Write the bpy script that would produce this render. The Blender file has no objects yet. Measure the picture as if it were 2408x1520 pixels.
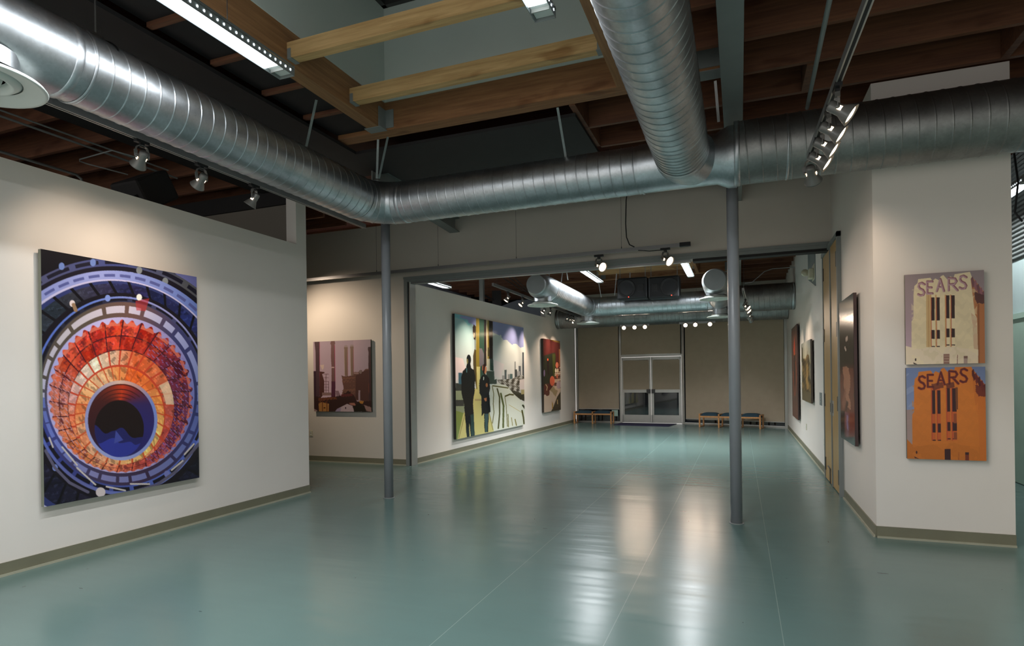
import bpy, bmesh, math, random
import numpy as np
from mathutils import Vector, Matrix
random.seed(7)
C = bpy.context.scene.collection
S = bpy.context.scene
PI = math.pi
# ---------------------------------------------------------------- camera, world, exposure
FPX, PX0, PY0, EYE = 1400.0, 1204.0, 890.0, 1.5
ROLL, YAW = 0.0135, math.atan(536/1400.0)
cam_d = bpy.data.cameras.new('camera'); cam = bpy.data.objects.new('camera', cam_d); C.objects.link(cam)
cam_d.sensor_fit = 'HORIZONTAL'; cam_d.sensor_width = 36.0; cam_d.lens = 36.0*FPX/2408.0
cam_d.shift_y = (PY0-760.0)/2408.0; cam_d.clip_start = 0.05; cam_d.clip_end = 100
_f = Vector((-math.sin(YAW), math.cos(YAW), 0)); _r = Vector((math.cos(YAW), math.sin(YAW), 0)); _u = Vector((0, 0, 1))
_cr = _r*math.cos(ROLL)-_u*math.sin(ROLL); _cu = _r*math.sin(ROLL)+_u*math.cos(ROLL)
cam.matrix_world = Matrix(((_cr.x, _cu.x, -_f.x, 0), (_cr.y, _cu.y, -_f.y, 0), (_cr.z, _cu.z, -_f.z, EYE), (0, 0, 0, 1)))
S.camera = cam
w = bpy.data.worlds.new('world'); S.world = w; w.use_nodes = True
w.node_tree.nodes['Background'].inputs[0].default_value = (1.0, 0.95, 0.90, 1)
w.node_tree.nodes['Background'].inputs[1].default_value = 1.1
S.view_settings.view_transform = 'Standard'; S.view_settings.look = 'None'
S.view_settings.exposure = 0.0; S.view_settings.gamma = 1.0; S.view_settings.use_curve_mapping = False
TUBE_E, SPOT_E, BULB_E = 10.0, 55.0, 9.0

def pix(x, y, axis, val):
    """point where the sight line of photo pixel (x, y) meets the plane axis = val"""
    u, v = x-PX0, PY0-y
    c, s = math.cos(ROLL), math.sin(ROLL)
    a, b = u*c+v*s, -u*s+v*c
    d = _f*FPX+_r*a+_u*b
    o = Vector((0, 0, EYE)); t = (val-o[axis])/d[axis]
    return o+d*t

# ---------------------------------------------------------------- materials
def srgb(r, g, b):
    f = lambda c: (c/255/12.92) if c/255 <= 0.04045 else ((c/255+0.055)/1.055)**2.4
    return (f(r), f(g), f(b), 1)
def new_mat(name):
    m = bpy.data.materials.new(name); m.use_nodes = True
    nt = m.node_tree; b = nt.nodes['Principled BSDF']
    return m, nt, b
def nd(nt, typ, **kw):
    n = nt.nodes.new(typ)
    for k, v in kw.items(): setattr(n, k, v)
    return n
def mix_rgb(nt, fac, a, b, mode='MIX'):
    n = nt.nodes.new('ShaderNodeMix'); n.data_type = 'RGBA'; n.blend_type = mode
    for inp, val in ((n.inputs[0], fac), (n.inputs[6], a), (n.inputs[7], b)):
        if isinstance(val, bpy.types.NodeSocket): nt.links.new(val, inp)
        else: inp.default_value = val
    return n.outputs[2]
def ramp(nt, src, stops):
    n = nt.nodes.new('ShaderNodeValToRGB'); nt.links.new(src, n.inputs[0])
    e = n.color_ramp.elements
    while len(e) < len(stops): e.new(0.5)
    for i, (p, c) in enumerate(stops): e[i].position = p; e[i].color = c
    return n.outputs[0]
def noise(nt, scale, detail=4, vec=None, rough=0.55, stretch=None):
    tc = nd(nt, 'ShaderNodeTexCoord'); v = tc.outputs['Object']
    if stretch:
        mp = nd(nt, 'ShaderNodeMapping'); mp.inputs['Scale'].default_value = stretch
        nt.links.new(v, mp.inputs[0]); v = mp.outputs[0]
    n = nd(nt, 'ShaderNodeTexNoise'); nt.links.new(v, n.inputs['Vector'])
    n.inputs['Scale'].default_value = scale; n.inputs['Detail'].default_value = detail; n.inputs['Roughness'].default_value = rough
    return n.outputs[0]
def bump(nt, b, src, strength, dist=0.01):
    n = nd(nt, 'ShaderNodeBump'); n.inputs['Strength'].default_value = strength; n.inputs['Distance'].default_value = dist
    nt.links.new(src, n.inputs['Height']); nt.links.new(n.outputs[0], b.inputs['Normal'])
def plain(name, col, rough=0.6, metal=0.0, var=0.06, nscale=6, bmp=0.0, spec=None, stretch=None):
    m, nt, b = new_mat(name)
    n = noise(nt, nscale, stretch=stretch)
    c = srgb(*col); lo = tuple(x*(1-var) for x in c[:3])+(1,); hi = tuple(min(1, x*(1+var)) for x in c[:3])+(1,)
    nt.links.new(ramp(nt, n, [(0.3, lo), (0.7, hi)]), b.inputs['Base Color'])
    b.inputs['Roughness'].default_value = rough; b.inputs['Metallic'].default_value = metal
    if spec is not None: b.inputs['Specular IOR Level'].default_value = spec
    if bmp: bump(nt, b, noise(nt, nscale*12), bmp)
    return m
def emis(name, col, strength):
    m, nt, b = new_mat(name)
    c = srgb(*col); b.inputs['Base Color'].default_value = c
    b.inputs['Emission Color'].default_value = c; b.inputs['Emission Strength'].default_value = strength
    return m
def wood(name, a, bcol, axis=0, rough=0.6, knots=True, scale=1.0):
    m, nt, b = new_mat(name)
    st = [14.0, 14.0, 14.0]; st[axis] = 0.7
    g = noise(nt, 2.2*scale, 6, stretch=tuple(st), rough=0.65)
    col = ramp(nt, g, [(0.32, srgb(*a)), (0.52, srgb(*[(p+q)/2 for p, q in zip(a, bcol)])), (0.72, srgb(*bcol))])
    if knots:
        st2 = [3.0, 3.0, 3.0]; st2[axis] = 0.9
        k = noise(nt, 2.0, 2, stretch=tuple(st2))
        kk = ramp(nt, k, [(0.60, (1, 1, 1, 1)), (0.70, (0.62, 0.52, 0.42, 1))])
        col = mix_rgb(nt, 1.0, col, kk, 'MULTIPLY')
    nt.links.new(col, b.inputs['Base Color'])
    b.inputs['Roughness'].default_value = rough
    bump(nt, b, g, 0.15, 0.004)
    return m
def galv(name, col=(206, 212, 216), rough=0.38):
    m, nt, b = new_mat(name)
    v = nd(nt, 'ShaderNodeTexVoronoi'); v.inputs['Scale'].default_value = 55
    tc = nd(nt, 'ShaderNodeTexCoord'); nt.links.new(tc.outputs['Object'], v.inputs['Vector'])
    sp = ramp(nt, v.outputs['Color'], [(0.0, (0.86, 0.86, 0.86, 1)), (1.0, (1, 1, 1, 1))])
    sm = ramp(nt, noise(nt, 3.5, 6), [(0.35, tuple(x*0.72 for x in srgb(*col)[:3])+(1,)), (0.65, srgb(*col))])
    nt.links.new(mix_rgb(nt, 1.0, sm, sp, 'MULTIPLY'), b.inputs['Base Color'])
    b.inputs['Metallic'].default_value = 1.0
    r = nd(nt, 'ShaderNodeMapRange'); nt.links.new(noise(nt, 5, 5), r.inputs[0])
    r.inputs[3].default_value = rough-0.05; r.inputs[4].default_value = rough+0.10
    nt.links.new(r.outputs[0], b.inputs['Roughness'])
    return m
def floor_mat():
    m, nt, b = new_mat('sealed_teal_floor')
    tc = nd(nt, 'ShaderNodeTexCoord'); sx = nd(nt, 'ShaderNodeSeparateXYZ'); nt.links.new(tc.outputs['Object'], sx.inputs[0])
    n1 = noise(nt, 0.5, 4)
    col = ramp(nt, n1, [(0.3, srgb(96, 121, 117)), (0.7, srgb(104, 129, 124))])
    # long joints between the sheets
    lines = None
    for x0 in (-0.73, 0.21, -1.65):
        s = nd(nt, 'ShaderNodeMath', operation='SUBTRACT'); nt.links.new(sx.outputs[0], s.inputs[0]); s.inputs[1].default_value = x0
        ab = nd(nt, 'ShaderNodeMath', operation='ABSOLUTE'); nt.links.new(s.outputs[0], ab.inputs[0])
        lt = nd(nt, 'ShaderNodeMath', operation='LESS_THAN'); nt.links.new(ab.outputs[0], lt.inputs[0]); lt.inputs[1].default_value = 0.0025
        if lines is None: lines = lt.outputs[0]
        else:
            mx = nd(nt, 'ShaderNodeMath', operation='MAXIMUM'); nt.links.new(lines, mx.inputs[0]); nt.links.new(lt.outputs[0], mx.inputs[1]); lines = mx.outputs[0]
    col = mix_rgb(nt, lines, col, srgb(130, 150, 143))
    # dark scuffs: small stretched flecks
    def flecks(scale, stretch, rot, lo, hi):
        mp = nd(nt, 'ShaderNodeMapping'); mp.inputs['Scale'].default_value = stretch; mp.inputs['Rotation'].default_value = (0, 0, rot)
        nt.links.new(tc.outputs['Object'], mp.inputs[0])
        v = nd(nt, 'ShaderNodeTexVoronoi'); v.inputs['Scale'].default_value = scale; v.inputs['Randomness'].default_value = 1.0
        nt.links.new(mp.outputs[0], v.inputs['Vector'])
        return v.outputs['Distance'], v.outputs['Color']
    d, c = flecks(1.5, (1.0, 5.0, 1), 0.3, 0, 0)
    sz = nd(nt, 'ShaderNodeSeparateColor'); nt.links.new(c, sz.inputs[0])
    mr = nd(nt, 'ShaderNodeMath', operation='MULTIPLY'); nt.links.new(sz.outputs[0], mr.inputs[0]); mr.inputs[1].default_value = 0.13
    sb = nd(nt, 'ShaderNodeMath', operation='SUBTRACT'); nt.links.new(mr.outputs[0], sb.inputs[0]); sb.inputs[1].default_value = 0.07
    lt = nd(nt, 'ShaderNodeMath', operation='LESS_THAN'); nt.links.new(d, lt.inputs[0]); nt.links.new(sb.outputs[0], lt.inputs[1])
    col = mix_rgb(nt, lt.outputs[0], col, srgb(38, 58, 58))
    d2, c2 = flecks(2.3, (3.6, 1.0, 1), 0.5, 0, 0)
    sz2 = nd(nt, 'ShaderNodeSeparateColor'); nt.links.new(c2, sz2.inputs[0])
    mr2 = nd(nt, 'ShaderNodeMath', operation='MULTIPLY'); nt.links.new(sz2.outputs[1], mr2.inputs[0]); mr2.inputs[1].default_value = 0.15
    sb2 = nd(nt, 'ShaderNodeMath', operation='SUBTRACT'); nt.links.new(mr2.outputs[0], sb2.inputs[0]); sb2.inputs[1].default_value = 0.092
    lt2 = nd(nt, 'ShaderNodeMath', operation='LESS_THAN'); nt.links.new(d2, lt2.inputs[0]); nt.links.new(sb2.outputs[0], lt2.inputs[1])
    col = mix_rgb(nt, lt2.outputs[0], col, srgb(40, 62, 60))
    nt.links.new(col, b.inputs['Base Color'])
    r = nd(nt, 'ShaderNodeMapRange'); nt.links.new(noise(nt, 0.9, 2), r.inputs[0])
    r.inputs[3].default_value = 0.18; r.inputs[4].default_value = 0.30
    nt.links.new(r.outputs[0], b.inputs['Roughness'])
    b.inputs['IOR'].default_value = 1.52
    bump(nt, b, noise(nt, 1.6, 2, stretch=(0.35, 2.6, 1)), 0.30, 0.016)
    return m
M = dict(
    wall=plain('white_wall_paint', (229, 222, 214), 0.55, var=0.02, nscale=1.2, bmp=0.02),
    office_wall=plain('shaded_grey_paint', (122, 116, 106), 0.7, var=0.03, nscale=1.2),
    grey_wall=plain('warm_grey_paint', (208, 202, 190), 0.6, var=0.02, nscale=1.2, bmp=0.02),
    well=plain('grey_green_drywall', (206, 214, 206), 0.7, var=0.03, nscale=1.5),
    black=plain('matt_black_paint', (34, 32, 32), 0.75, var=0.1),
    plastic=plain('black_plastic', (22, 22, 24), 0.5, var=0.1),
    deck=wood('roof_deck_boards', (88, 44, 32), (112, 60, 42), 0, 0.75),
    joist=wood('dark_stained_joist', (94, 58, 40), (128, 84, 56), 0, 0.7),
    joist_dark=wood('darker_joist', (58, 42, 30), (86, 62, 44), 0, 0.75),  # darker copy of the joist stain
    beam_y=wood('laminated_beam', (132, 92, 58), (172, 128, 84), 1, 0.6, False),
    beam_x=wood('knotty_beam', (124, 84, 52), (170, 122, 78), 0, 0.6),
    pine=wood('pale_pine', (178, 140, 88), (222, 186, 130), 0, 0.55),
    door=wood('maple_veneer', (176, 140, 84), (198, 162, 104), 2, 0.4, False, 0.6),
    bench=wood('oak_frame', (176, 122, 70), (204, 148, 92), 2, 0.4, False),
    galv=galv('galvanised_sheet'), galv_dull=galv('galvanised_sheet_satin', (168, 170, 168), 0.45), zinc=plain('matt_zinc_cap', (168, 176, 180), 0.5, 0.75, var=0.04),
    steel=plain('grey_painted_steel', (128, 134, 132), 0.5, var=0.04),
    pillar=plain('grey_enamel_pillar', (138, 142, 146), 0.30, var=0.04, spec=0.6),
    track=plain('silver_track', (150, 150, 150), 0.4, 0.6, var=0.04),
    alu=plain('aluminium_frame', (178, 176, 170), 0.38, 0.55, var=0.04),
    frame_dark=plain('dark_frame', (60, 58, 56), 0.45, var=0.05),
    white=plain('white_enamel', (206, 212, 206), 0.35, var=0.02),
    base=plain('vinyl_cove_base', (118, 116, 96), 0.5, var=0.08, nscale=3),
    basehi=plain('cove_toe_strip', (168, 166, 146), 0.45, var=0.06),
    shade=plain('roller_blind_cloth', (172, 156, 134), 0.85, var=0.03),
    cushion=plain('teal_seat_fabric', (38, 62, 74), 0.9, var=0.15, nscale=40),
    mat=plain('navy_door_mat', (44, 38, 72), 0.95, var=0.2, nscale=60),
    lampshell=plain('grey_lamp_shell', (120, 118, 114), 0.35, 0.3, var=0.04),
    tube=emis('fluorescent_tube_light', (235, 246, 255), TUBE_E),
    uplight=emis('uplight_lens', (235, 246, 255), 9.0),
    bulb=emis('halogen_bulb_light', (255, 226, 190), BULB_E),
    led_red=emis('red_indicator', (255, 70, 50), 3.0),
    mint=plain('mint_door_paint', (170, 196, 180), 0.5, var=0.03),
    mintwall=plain('pale_mint_wall', (176, 194, 192), 0.6, var=0.02),
    bluewall=plain('blue_grey_wall', (176, 182, 196), 0.7, var=0.03),
    chrome=plain('chrome', (200, 200, 200), 0.15, 1.0, var=0.02),
    yellowplastic=plain('aged_white_plastic', (200, 196, 172), 0.45, var=0.03),
    floor=floor_mat(),
)
def glass_mat():
    m, nt, b = new_mat('night_glass')
    b.inputs['Base Color'].default_value = (0.015, 0.018, 0.02, 1); b.inputs['Roughness'].default_value = 0.03
    b.inputs['Specular IOR Level'].default_value = 0.9
    nt.links.new(ramp(nt, noise(nt, 0.6), [(0.3, (0.012, 0.015, 0.018, 1)), (0.7, (0.02, 0.023, 0.026, 1))]), b.inputs['Base Color'])
    return m
M['glass'] = glass_mat()

# ---------------------------------------------------------------- mesh helpers
class MB:
    def __init__(self): self.v = []; self.f = []; self.sm = []
    def add(self, vs, fs, smooth=False):
        o = len(self.v); self.v += [tuple(p) for p in vs]
        for f in fs: self.f.append(tuple(i+o for i in f)); self.sm.append(smooth)
        return self
    def box(self, x0, x1, y0, y1, z0, z1, mtx=None):
        vs = [Vector((x, y, z)) for z in (z0, z1) for y in (y0, y1) for x in (x0, x1)]
        if mtx: vs = [mtx @ v for v in vs]
        return self.add(vs, [(0, 2, 3, 1), (4, 5, 7, 6), (0, 1, 5, 4), (2, 6, 7, 3), (0, 4, 6, 2), (1, 3, 7, 5)])
    def bar(self, p, q, wx, wy):
        """square bar from p to q"""
        p, q = Vector(p), Vector(q); d = (q-p); L = d.length; d.normalize()
        up = Vector((0, 0, 1)) if abs(d.z) < 0.95 else Vector((0, 1, 0))
        a = d.cross(up).normalized(); b = a.cross(d).normalized()
        vs = [p+a*sx*wx/2+b*sy*wy/2+d*t for t in (0, L) for sx, sy in ((-1, -1), (1, -1), (1, 1), (-1, 1))]
        return self.add(vs, [(3, 2, 1, 0), (4, 5, 6, 7), (0, 1, 5, 4), (1, 2, 6, 5), (2, 3, 7, 6), (3, 0, 4, 7)])
    def tube(self, pts, r, n=8, closed=True):
        pts = [Vector(p) for p in pts]; rs = r if isinstance(r, (list, tuple)) else [r]*len(pts)
        prev = None; rings = []
        for i, p in enumerate(pts):
            d = ((pts[min(i+1, len(pts)-1)]-pts[max(i-1, 0)])).normalized()
            if prev is None:
                up = Vector((0, 0, 1)) if abs(d.z) < 0.9 else Vector((1, 0, 0)); a = d.cross(up).normalized()
            else: a = (prev-d*prev.dot(d)).normalized()
            prev = a; b = d.cross(a)
            rings.append([p+(a*math.cos(t)+b*math.sin(t))*rs[i] for t in [2*PI*k/n for k in range(n)]])
        vs = [v for g in rings for v in g]; fs = []
        for i in range(len(rings)-1):
            for k in range(n): fs.append((i*n+k, i*n+(k+1) % n, (i+1)*n+(k+1) % n, (i+1)*n+k))
        self.add(vs, fs, True)
        if closed:
            self.add(rings[0], [tuple(range(n))]); self.add(rings[-1], [tuple(reversed(range(n)))])
        return self
    def lathe(self, prof, c=(0, 0, 0), axis='z', n=32, smooth=True, mtx=None):
        vs = []; fs = []
        for r, h in prof:
            for k in range(n):
                a = 2*PI*k/n; x, y = r*math.cos(a), r*math.sin(a)
                p = Vector((x, y, h)) if axis == 'z' else (Vector((x, h, y)) if axis == 'y' else Vector((h, x, y)))
                if mtx: p = mtx @ p
                vs.append(p+Vector(c))
        for i in range(len(prof)-1):
            for k in range(n): fs.append((i*n+k, i*n+(k+1) % n, (i+1)*n+(k+1) % n, (i+1)*n+k))
        self.add(vs, fs, smooth); return self
    def prism(self, poly, axis, a0, a1):
        """poly: 2D points in the plane across axis (0:x -> (y,z), 1:y -> (x,z), 2:z -> (x,y))"""
        n = len(poly)
        def P3(p, a): return (a, p[0], p[1]) if axis == 0 else ((p[0], a, p[1]) if axis == 1 else (p[0], p[1], a))
        vs = [P3(p, a0) for p in poly]+[P3(p, a1) for p in poly]
        fs = [tuple(range(n)), tuple(reversed(range(n, 2*n)))]+[(i, n+i, n+(i+1) % n, (i+1) % n) for i in range(n)]
        return self.add(vs, fs)
    def build(self, name, mat, parent=None, bevel=0, loc=None):
        me = bpy.data.meshes.new(name); me.from_pydata(self.v, [], self.f); me.update()
        bm = bmesh.new(); bm.from_mesh(me); bmesh.ops.recalc_face_normals(bm, faces=bm.faces); bm.to_mesh(me); bm.free()
        me.polygons.foreach_set('use_smooth', self.sm)
        me.materials.append(mat if not isinstance(mat, str) else M[mat])
        o = bpy.data.objects.new(name, me); C.objects.link(o)
        if parent is not None: o.parent = parent
        if loc: o.location = loc
        if bevel:
            b = o.modifiers.new('bevel', 'BEVEL'); b.width = bevel; b.segments = 2; b.limit_method = 'ANGLE'
        return o
def tag(o, label=None, cat=None, group=None, kind=None):
    if label: o['label'] = label
    if cat: o['category'] = cat
    if group: o['group'] = group
    if kind: o['kind'] = kind
    return o
def thing(name, label, cat, loc=(0, 0, 0), group=None):
    o = bpy.data.objects.new(name, None); C.objects.link(o); o.location = loc; o.empty_display_size = 0.1
    return tag(o, label, cat, group)
def struct(o): o['kind'] = 'structure'; return o
def rebase(root):
    """children are modelled in world space: shift their meshes to the root's origin"""
    for ch in root.children:
        pass
ORD = ['first', 'second', 'third', 'fourth', 'fifth', 'sixth', 'seventh', 'eighth', 'ninth', 'tenth', 'eleventh', 'twelfth', 'thirteenth', 'fourteenth', 'fifteenth', 'sixteenth', 'seventeenth', 'eighteenth', 'nineteenth', 'twentieth']
def root_at(name, label, cat, loc, group=None):
    return thing(name, label, cat, loc, group)
def keep(parent, o):
    """parent o (modelled in world coordinates) without moving it: its mesh is shifted by the parent's origin"""
    o.parent = parent
    L = parent.location.copy(); pp = parent.parent
    while pp: L += pp.location; pp = pp.parent
    if o.type == 'MESH':
        o.data.transform(Matrix.Translation(-L))
    else: o.location = o.location-L
    return o
# ================================================================= SETTING
RX0, RX1, RY0, RY1 = 1.15, 1.23, 6.27, 18.2     # right wall line
struct(MB().box(-12, 6, -3, 20, -0.1, 0).build('floor', 'floor'))
W2 = 9.05
# left wall with its long high opening
m = MB(); m.box(-5.58, -5.42, -3, 6.49, 0, 3.30); m.box(-5.58, -5.42, 6.30, 6.49, 3.30, 4.45)
struct(m.build('wall_left', 'wall'))
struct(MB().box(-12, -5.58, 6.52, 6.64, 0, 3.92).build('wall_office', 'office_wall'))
struct(MB().box(-12, -5.58, 6.50, 6.60, 3.925, 4.145).build('trim_10', 'black'))
struct(MB().box(-12.1, -12, -3, 20, 0, 4.45).build('wall_far_left', 'bluewall'))
# middle wall with the wide opening
m = MB(); m.box(-12, -5.45, W2, W2+0.15, 0, 4.24); m.box(-5.45, 1.19, W2, W2+0.15, 3.26, 4.45)
struct(m.build('wall_middle', 'grey_wall'))
# left wall of the back room
m = MB()
m.add([(-5.37, 9.2, 0), (-5.15, 19.42, 0), (-5.3, 19.42, 0), (-5.52, 9.2, 0),
       (-5.37, 9.2, 3.2), (-5.215, 16.4, 3.24), (-5.365, 16.4, 3.24), (-5.52, 9.2, 3.2),
       (-5.215, 16.4, 4.45), (-5.15, 19.42, 4.45), (-5.3, 19.42, 4.45), (-5.365, 16.4, 4.45), (-5.215, 16.4, 0), (-5.365, 16.4, 0)],
      [(0, 12, 5, 4), (12, 1, 9, 8), (3, 7, 6, 13), (13, 11, 10, 2), (4, 5, 6, 7), (5, 8, 11, 6), (0, 4, 7, 3), (1, 2, 10, 9), (8, 9, 10, 11)])
struct(m.build('wall_back_left', 'wall'))
struct(MB().box(-9.1, -9.0, 9.2, 19.5, 0, 4.45).build('wall_side_room', 'bluewall'))
struct(MB().prism([(-9.0, 0), (-5.35, 0), (-5.35, 4.1), (-6.9, 4.1), (-7.2, 4.02), (-7.7, 3.86), (-8.1, 3.95), (-9.0, 4.0)], 1, 18.6, 18.7).build('wall_side_room_end', 'bluewall'))
# right wall and the short wall that faces the camera
m = MB()
m.add([(RX0, RY0, 0), (1.235, 18.3, 0), (1.36, 18.3, 0), (1.28, RY0, 0), (RX0, RY0, 4.15), (1.235, 18.3, 4.45), (1.36, 18.3, 4.45), (1.28, RY0, 4.15)],
      [(0, 1, 5, 4), (1, 2, 6, 5), (2, 3, 7, 6), (0, 4, 7, 3), (4, 5, 6, 7)])
struct(m.build('wall_right', 'wall'))
struct(MB().box(1.28, 2.18, RY0, 6.40, 0, 4.15).build('wall_display', 'wall'))
# hallway on the far right
struct(MB().box(3.5, 3.6, -3, 20, 0, 3.0).build('wall_hall', 'mintwall'))
m = MB(); m.box(3.5, 3.6, -3, 20, 3.0, 4.45)
for k in range(24): m.box(3.46, 3.50, -3, 20, 3.02+k*0.06, 3.045+k*0.06)
struct(m.build('wall_hall_upper', 'steel'))
# far wall: header above the shopfront
FL = lambda x: 19.42-(x+5.15)*0.045 if x < -1.7 else 19.26-(x+1.7)*0.36   # far wall line (right bay is angled)
def far_piece(m, x0, x1, z0, z1, off=0.0, th=0.08):
    """upright slab along the far wall line between x0 and x1"""
    y0, y1 = FL(x0)+off, FL(x1-1e-4)+off
    return m.add([(x0, y0, z0), (x1, y1, z0), (x1, y1+th, z0), (x0, y0+th, z0), (x0, y0, z1), (x1, y1, z1), (x1, y1+th, z1), (x0, y0+th, z1)],
                 [(0, 3, 2, 1), (4, 5, 6, 7), (0, 1, 5, 4), (1, 2, 6, 5), (2, 3, 7, 6), (3, 0, 4, 7)])
m = MB(); far_piece(m, -5.4, -1.7, 3.2, 4.45, 0.02, 0.15); far_piece(m, -1.7, 1.4, 3.2, 4.45, 0.02, 0.15)
struct(m.build('wall_far', 'grey_wall'))
# roof deck with two skylight wells
WELLS = ((-3.49, -1.02, 2.2, 5.44), (-3.49, -1.02, 12.9, 16.1))
m = MB()
xs = (-12, -3.49, -1.02, 6); ys = (-3, 2.2, 5.44, 12.9, 16.1, 20)
for j in range(5):
    if j in (1, 3): m.box(xs[0], xs[1], ys[j], ys[j+1], 4.45, 4.53); m.box(xs[2], xs[3], ys[j], ys[j+1], 4.45, 4.53)
    else: m.box(xs[0], xs[3], ys[j], ys[j+1], 4.45, 4.53)
struct(m.build('ceiling', 'deck'))
for i, (x0, x1, y0, y1) in enumerate(WELLS):
    m = MB(); t = 0.04; e = 0.008
    m.box(x0-t, x0+e, y0-t, y1+t, 4.447, 5.5); m.box(x1-e, x1+t, y0-t, y1+t, 4.447, 5.5)
    m.box(x0+e, x1-e, y0-t, y0+e, 4.447, 5.5); m.box(x0+e, x1-e, y1-e, y1+t, 4.447, 5.5)
    struct(m.build('wall_skylight_well', 'well'))
    g = struct(MB().box(x0, x1, y0, y1, 5.50, 5.53).build('window_%d' % (i+1), 'glass'))
    m = MB(); m.box(x0, x1, y0, y0+0.06, 5.44, 5.5); m.box(x0, x1, y1-0.06, y1, 5.44, 5.5); m.box(x0, x0+0.06, y0, y1, 5.44, 5.5); m.box(x1-0.06, x1, y0, y1, 5.44, 5.5)
    m.box((x0+x1)/2-0.03, (x0+x1)/2+0.03, y0, y1, 5.44, 5.5)
    m.build('window_frame', 'frame_dark', g)
# baseboards
def base(name, pts, h=0.105):
    """cove base along a floor polyline; the room lies to the left of the direction of travel"""
    m = MB(); t = MB()
    for (ax, ay), (bx, by) in zip(pts, pts[1:]):
        d = Vector((bx-ax, by-ay)).normalized(); n = Vector((-d.y, d.x))
        for mm, th, z0, z1 in ((m, 0.012, 0.0, h), (t, 0.026, 0.0, 0.018)):
            a, b = Vector((ax, ay)), Vector((bx, by))
            q = [a-n*0.001, b-n*0.001, b+n*th, a+n*th]
            mm.add([(p.x, p.y, z0) for p in q]+[(p.x, p.y, z1) for p in q], [(0, 1, 2, 3), (4, 5, 6, 7), (0, 1, 5, 4), (1, 2, 6, 5), (2, 3, 7, 6), (3, 0, 4, 7)])
    o = struct(m.build(name, 'base')); t.build('toe_strip', 'basehi', o); return o
base('baseboard_left', [(-5.42, 6.49), (-5.42, -3)])
base('baseboard_middle', [(-5.45, W2), (-12, W2)])
base('baseboard_back_left', [(-5.15, 19.4), (-5.37, 9.2)])
base('baseboard_right', [(1.1735, 9.72), (1.2325, 18.1)])
base('baseboard_right_near', [(2.18, RY0), (RX0, RY0), (1.163, 8.1)])
# opening frame: folding partition track and end post
m = MB(); m.box(-5.45, 1.19, W2-0.03, W2+0.18, 3.20, 3.26); m.box(-5.45, 1.19, W2-0.045, W2-0.03, 3.245, 3.285)
o = struct(m.build('trim_1', 'steel'))
MB().box(-0.62, 1.17, W2-0.01, W2+0.16, 3.165, 3.20).build('partition_track', 'black', o)
MB().box(-5.37, -0.66, W2+0.02, W2+0.12, 3.17, 3.20).build('partition_track_cover', 'track', o)
m = MB(); m.box(-5.45, -5.385, W2-0.03, W2+0.18, 0, 3.2)
o = struct(m.build('trim_2', 'steel')); m = MB(); m.box(-5.352, -5.338, W2-0.02, W2+0.17, 0, 3.2)
m.build('jamb_flange', 'alu', o); MB().box(-5.385, -5.352, W2+0.01, W2+0.15, 0, 3.2).build('jamb_slot', 'black', o)

# black painted panels under the joists, then an added sheet and backing
struct(MB().box(-6.2, -4.1, -3, 6.45, 4.105, 4.14).build('trim_3', 'black'))
struct(MB().box(-4.1, -1.5, 5.78, 8.35, 4.105, 4.14).build('trim_4', 'black'))
struct(MB().box(-4.1, -3.635, -3, 5.43, 4.19, 4.20).build('trim_9', 'black'))  # black sheet added above the stubs to keep the bays between them dark
struct(MB().box(-9.1, -5.3, 19.5, 19.6, 0, 4.45).build('wall_black_backing', 'black'))  # black backing added to hide the bright world behind the side room
struct(MB().box(1.3, 3.6, 19.0, 19.1, 0, 4.45).build('wall_hall_end', 'mintwall'))

# ================================================================= ROOF TIMBERS
JB, JT = 4.15, 4.449
def joist(x0, x1, y, label, group, mat='joist', zb=JB, zt=JT, w=0.045, name='ceiling_joist'):
    return tag(MB().box(x0, x1, y-w/2, y+w/2, zb, zt).build(name, mat), label, 'roof joist', group)
j0 = 5.07; dj = 0.57
k = 0
for i in range(-7, 7):
    y = j0+i*dj
    if y < 1.8 or y > 9.0: continue
    joist(0.065, 3.5, y, 'brown wooden roof joist right of the grey steel beam, %s back from the camera' % ORD[k], 'joists over the right side of the front room'); k += 1
k = 0
for i in range(-5, 7):
    y = j0+i*dj
    if y > 9.0: continue
    joist(-12, -6.25, y, 'dark wooden roof joist seen over the left wall, %s back from the camera' % ORD[k], 'joists over the room behind the left wall'  ); k += 1
for k, y in enumerate((2.63, 3.20, 3.77, 4.34, 4.90)):
    joist(-4.09, -3.64, y, 'short joist stub between the black panel and laminated beam, %s back' % ORD[k], 'joist stubs left of the laminated beam', zt=4.188)
k = 0
for i in (2, 3, 4, 5, 6):
    y = j0+i*dj
    joist(-1.46, -0.13, y, 'dark red joist behind the wide beam, left of the grey steel beam, %s back' % ORD[k], 'joists behind the well'); k += 1
for k, y in enumerate((2.22, 2.79, 3.36, 3.93, 4.5, 5.07)):
    joist(-0.95, -0.13, y, 'short dark joist between round duct and grey steel beam, %s back' % ORD[k], 'joists beside the duct')
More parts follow.
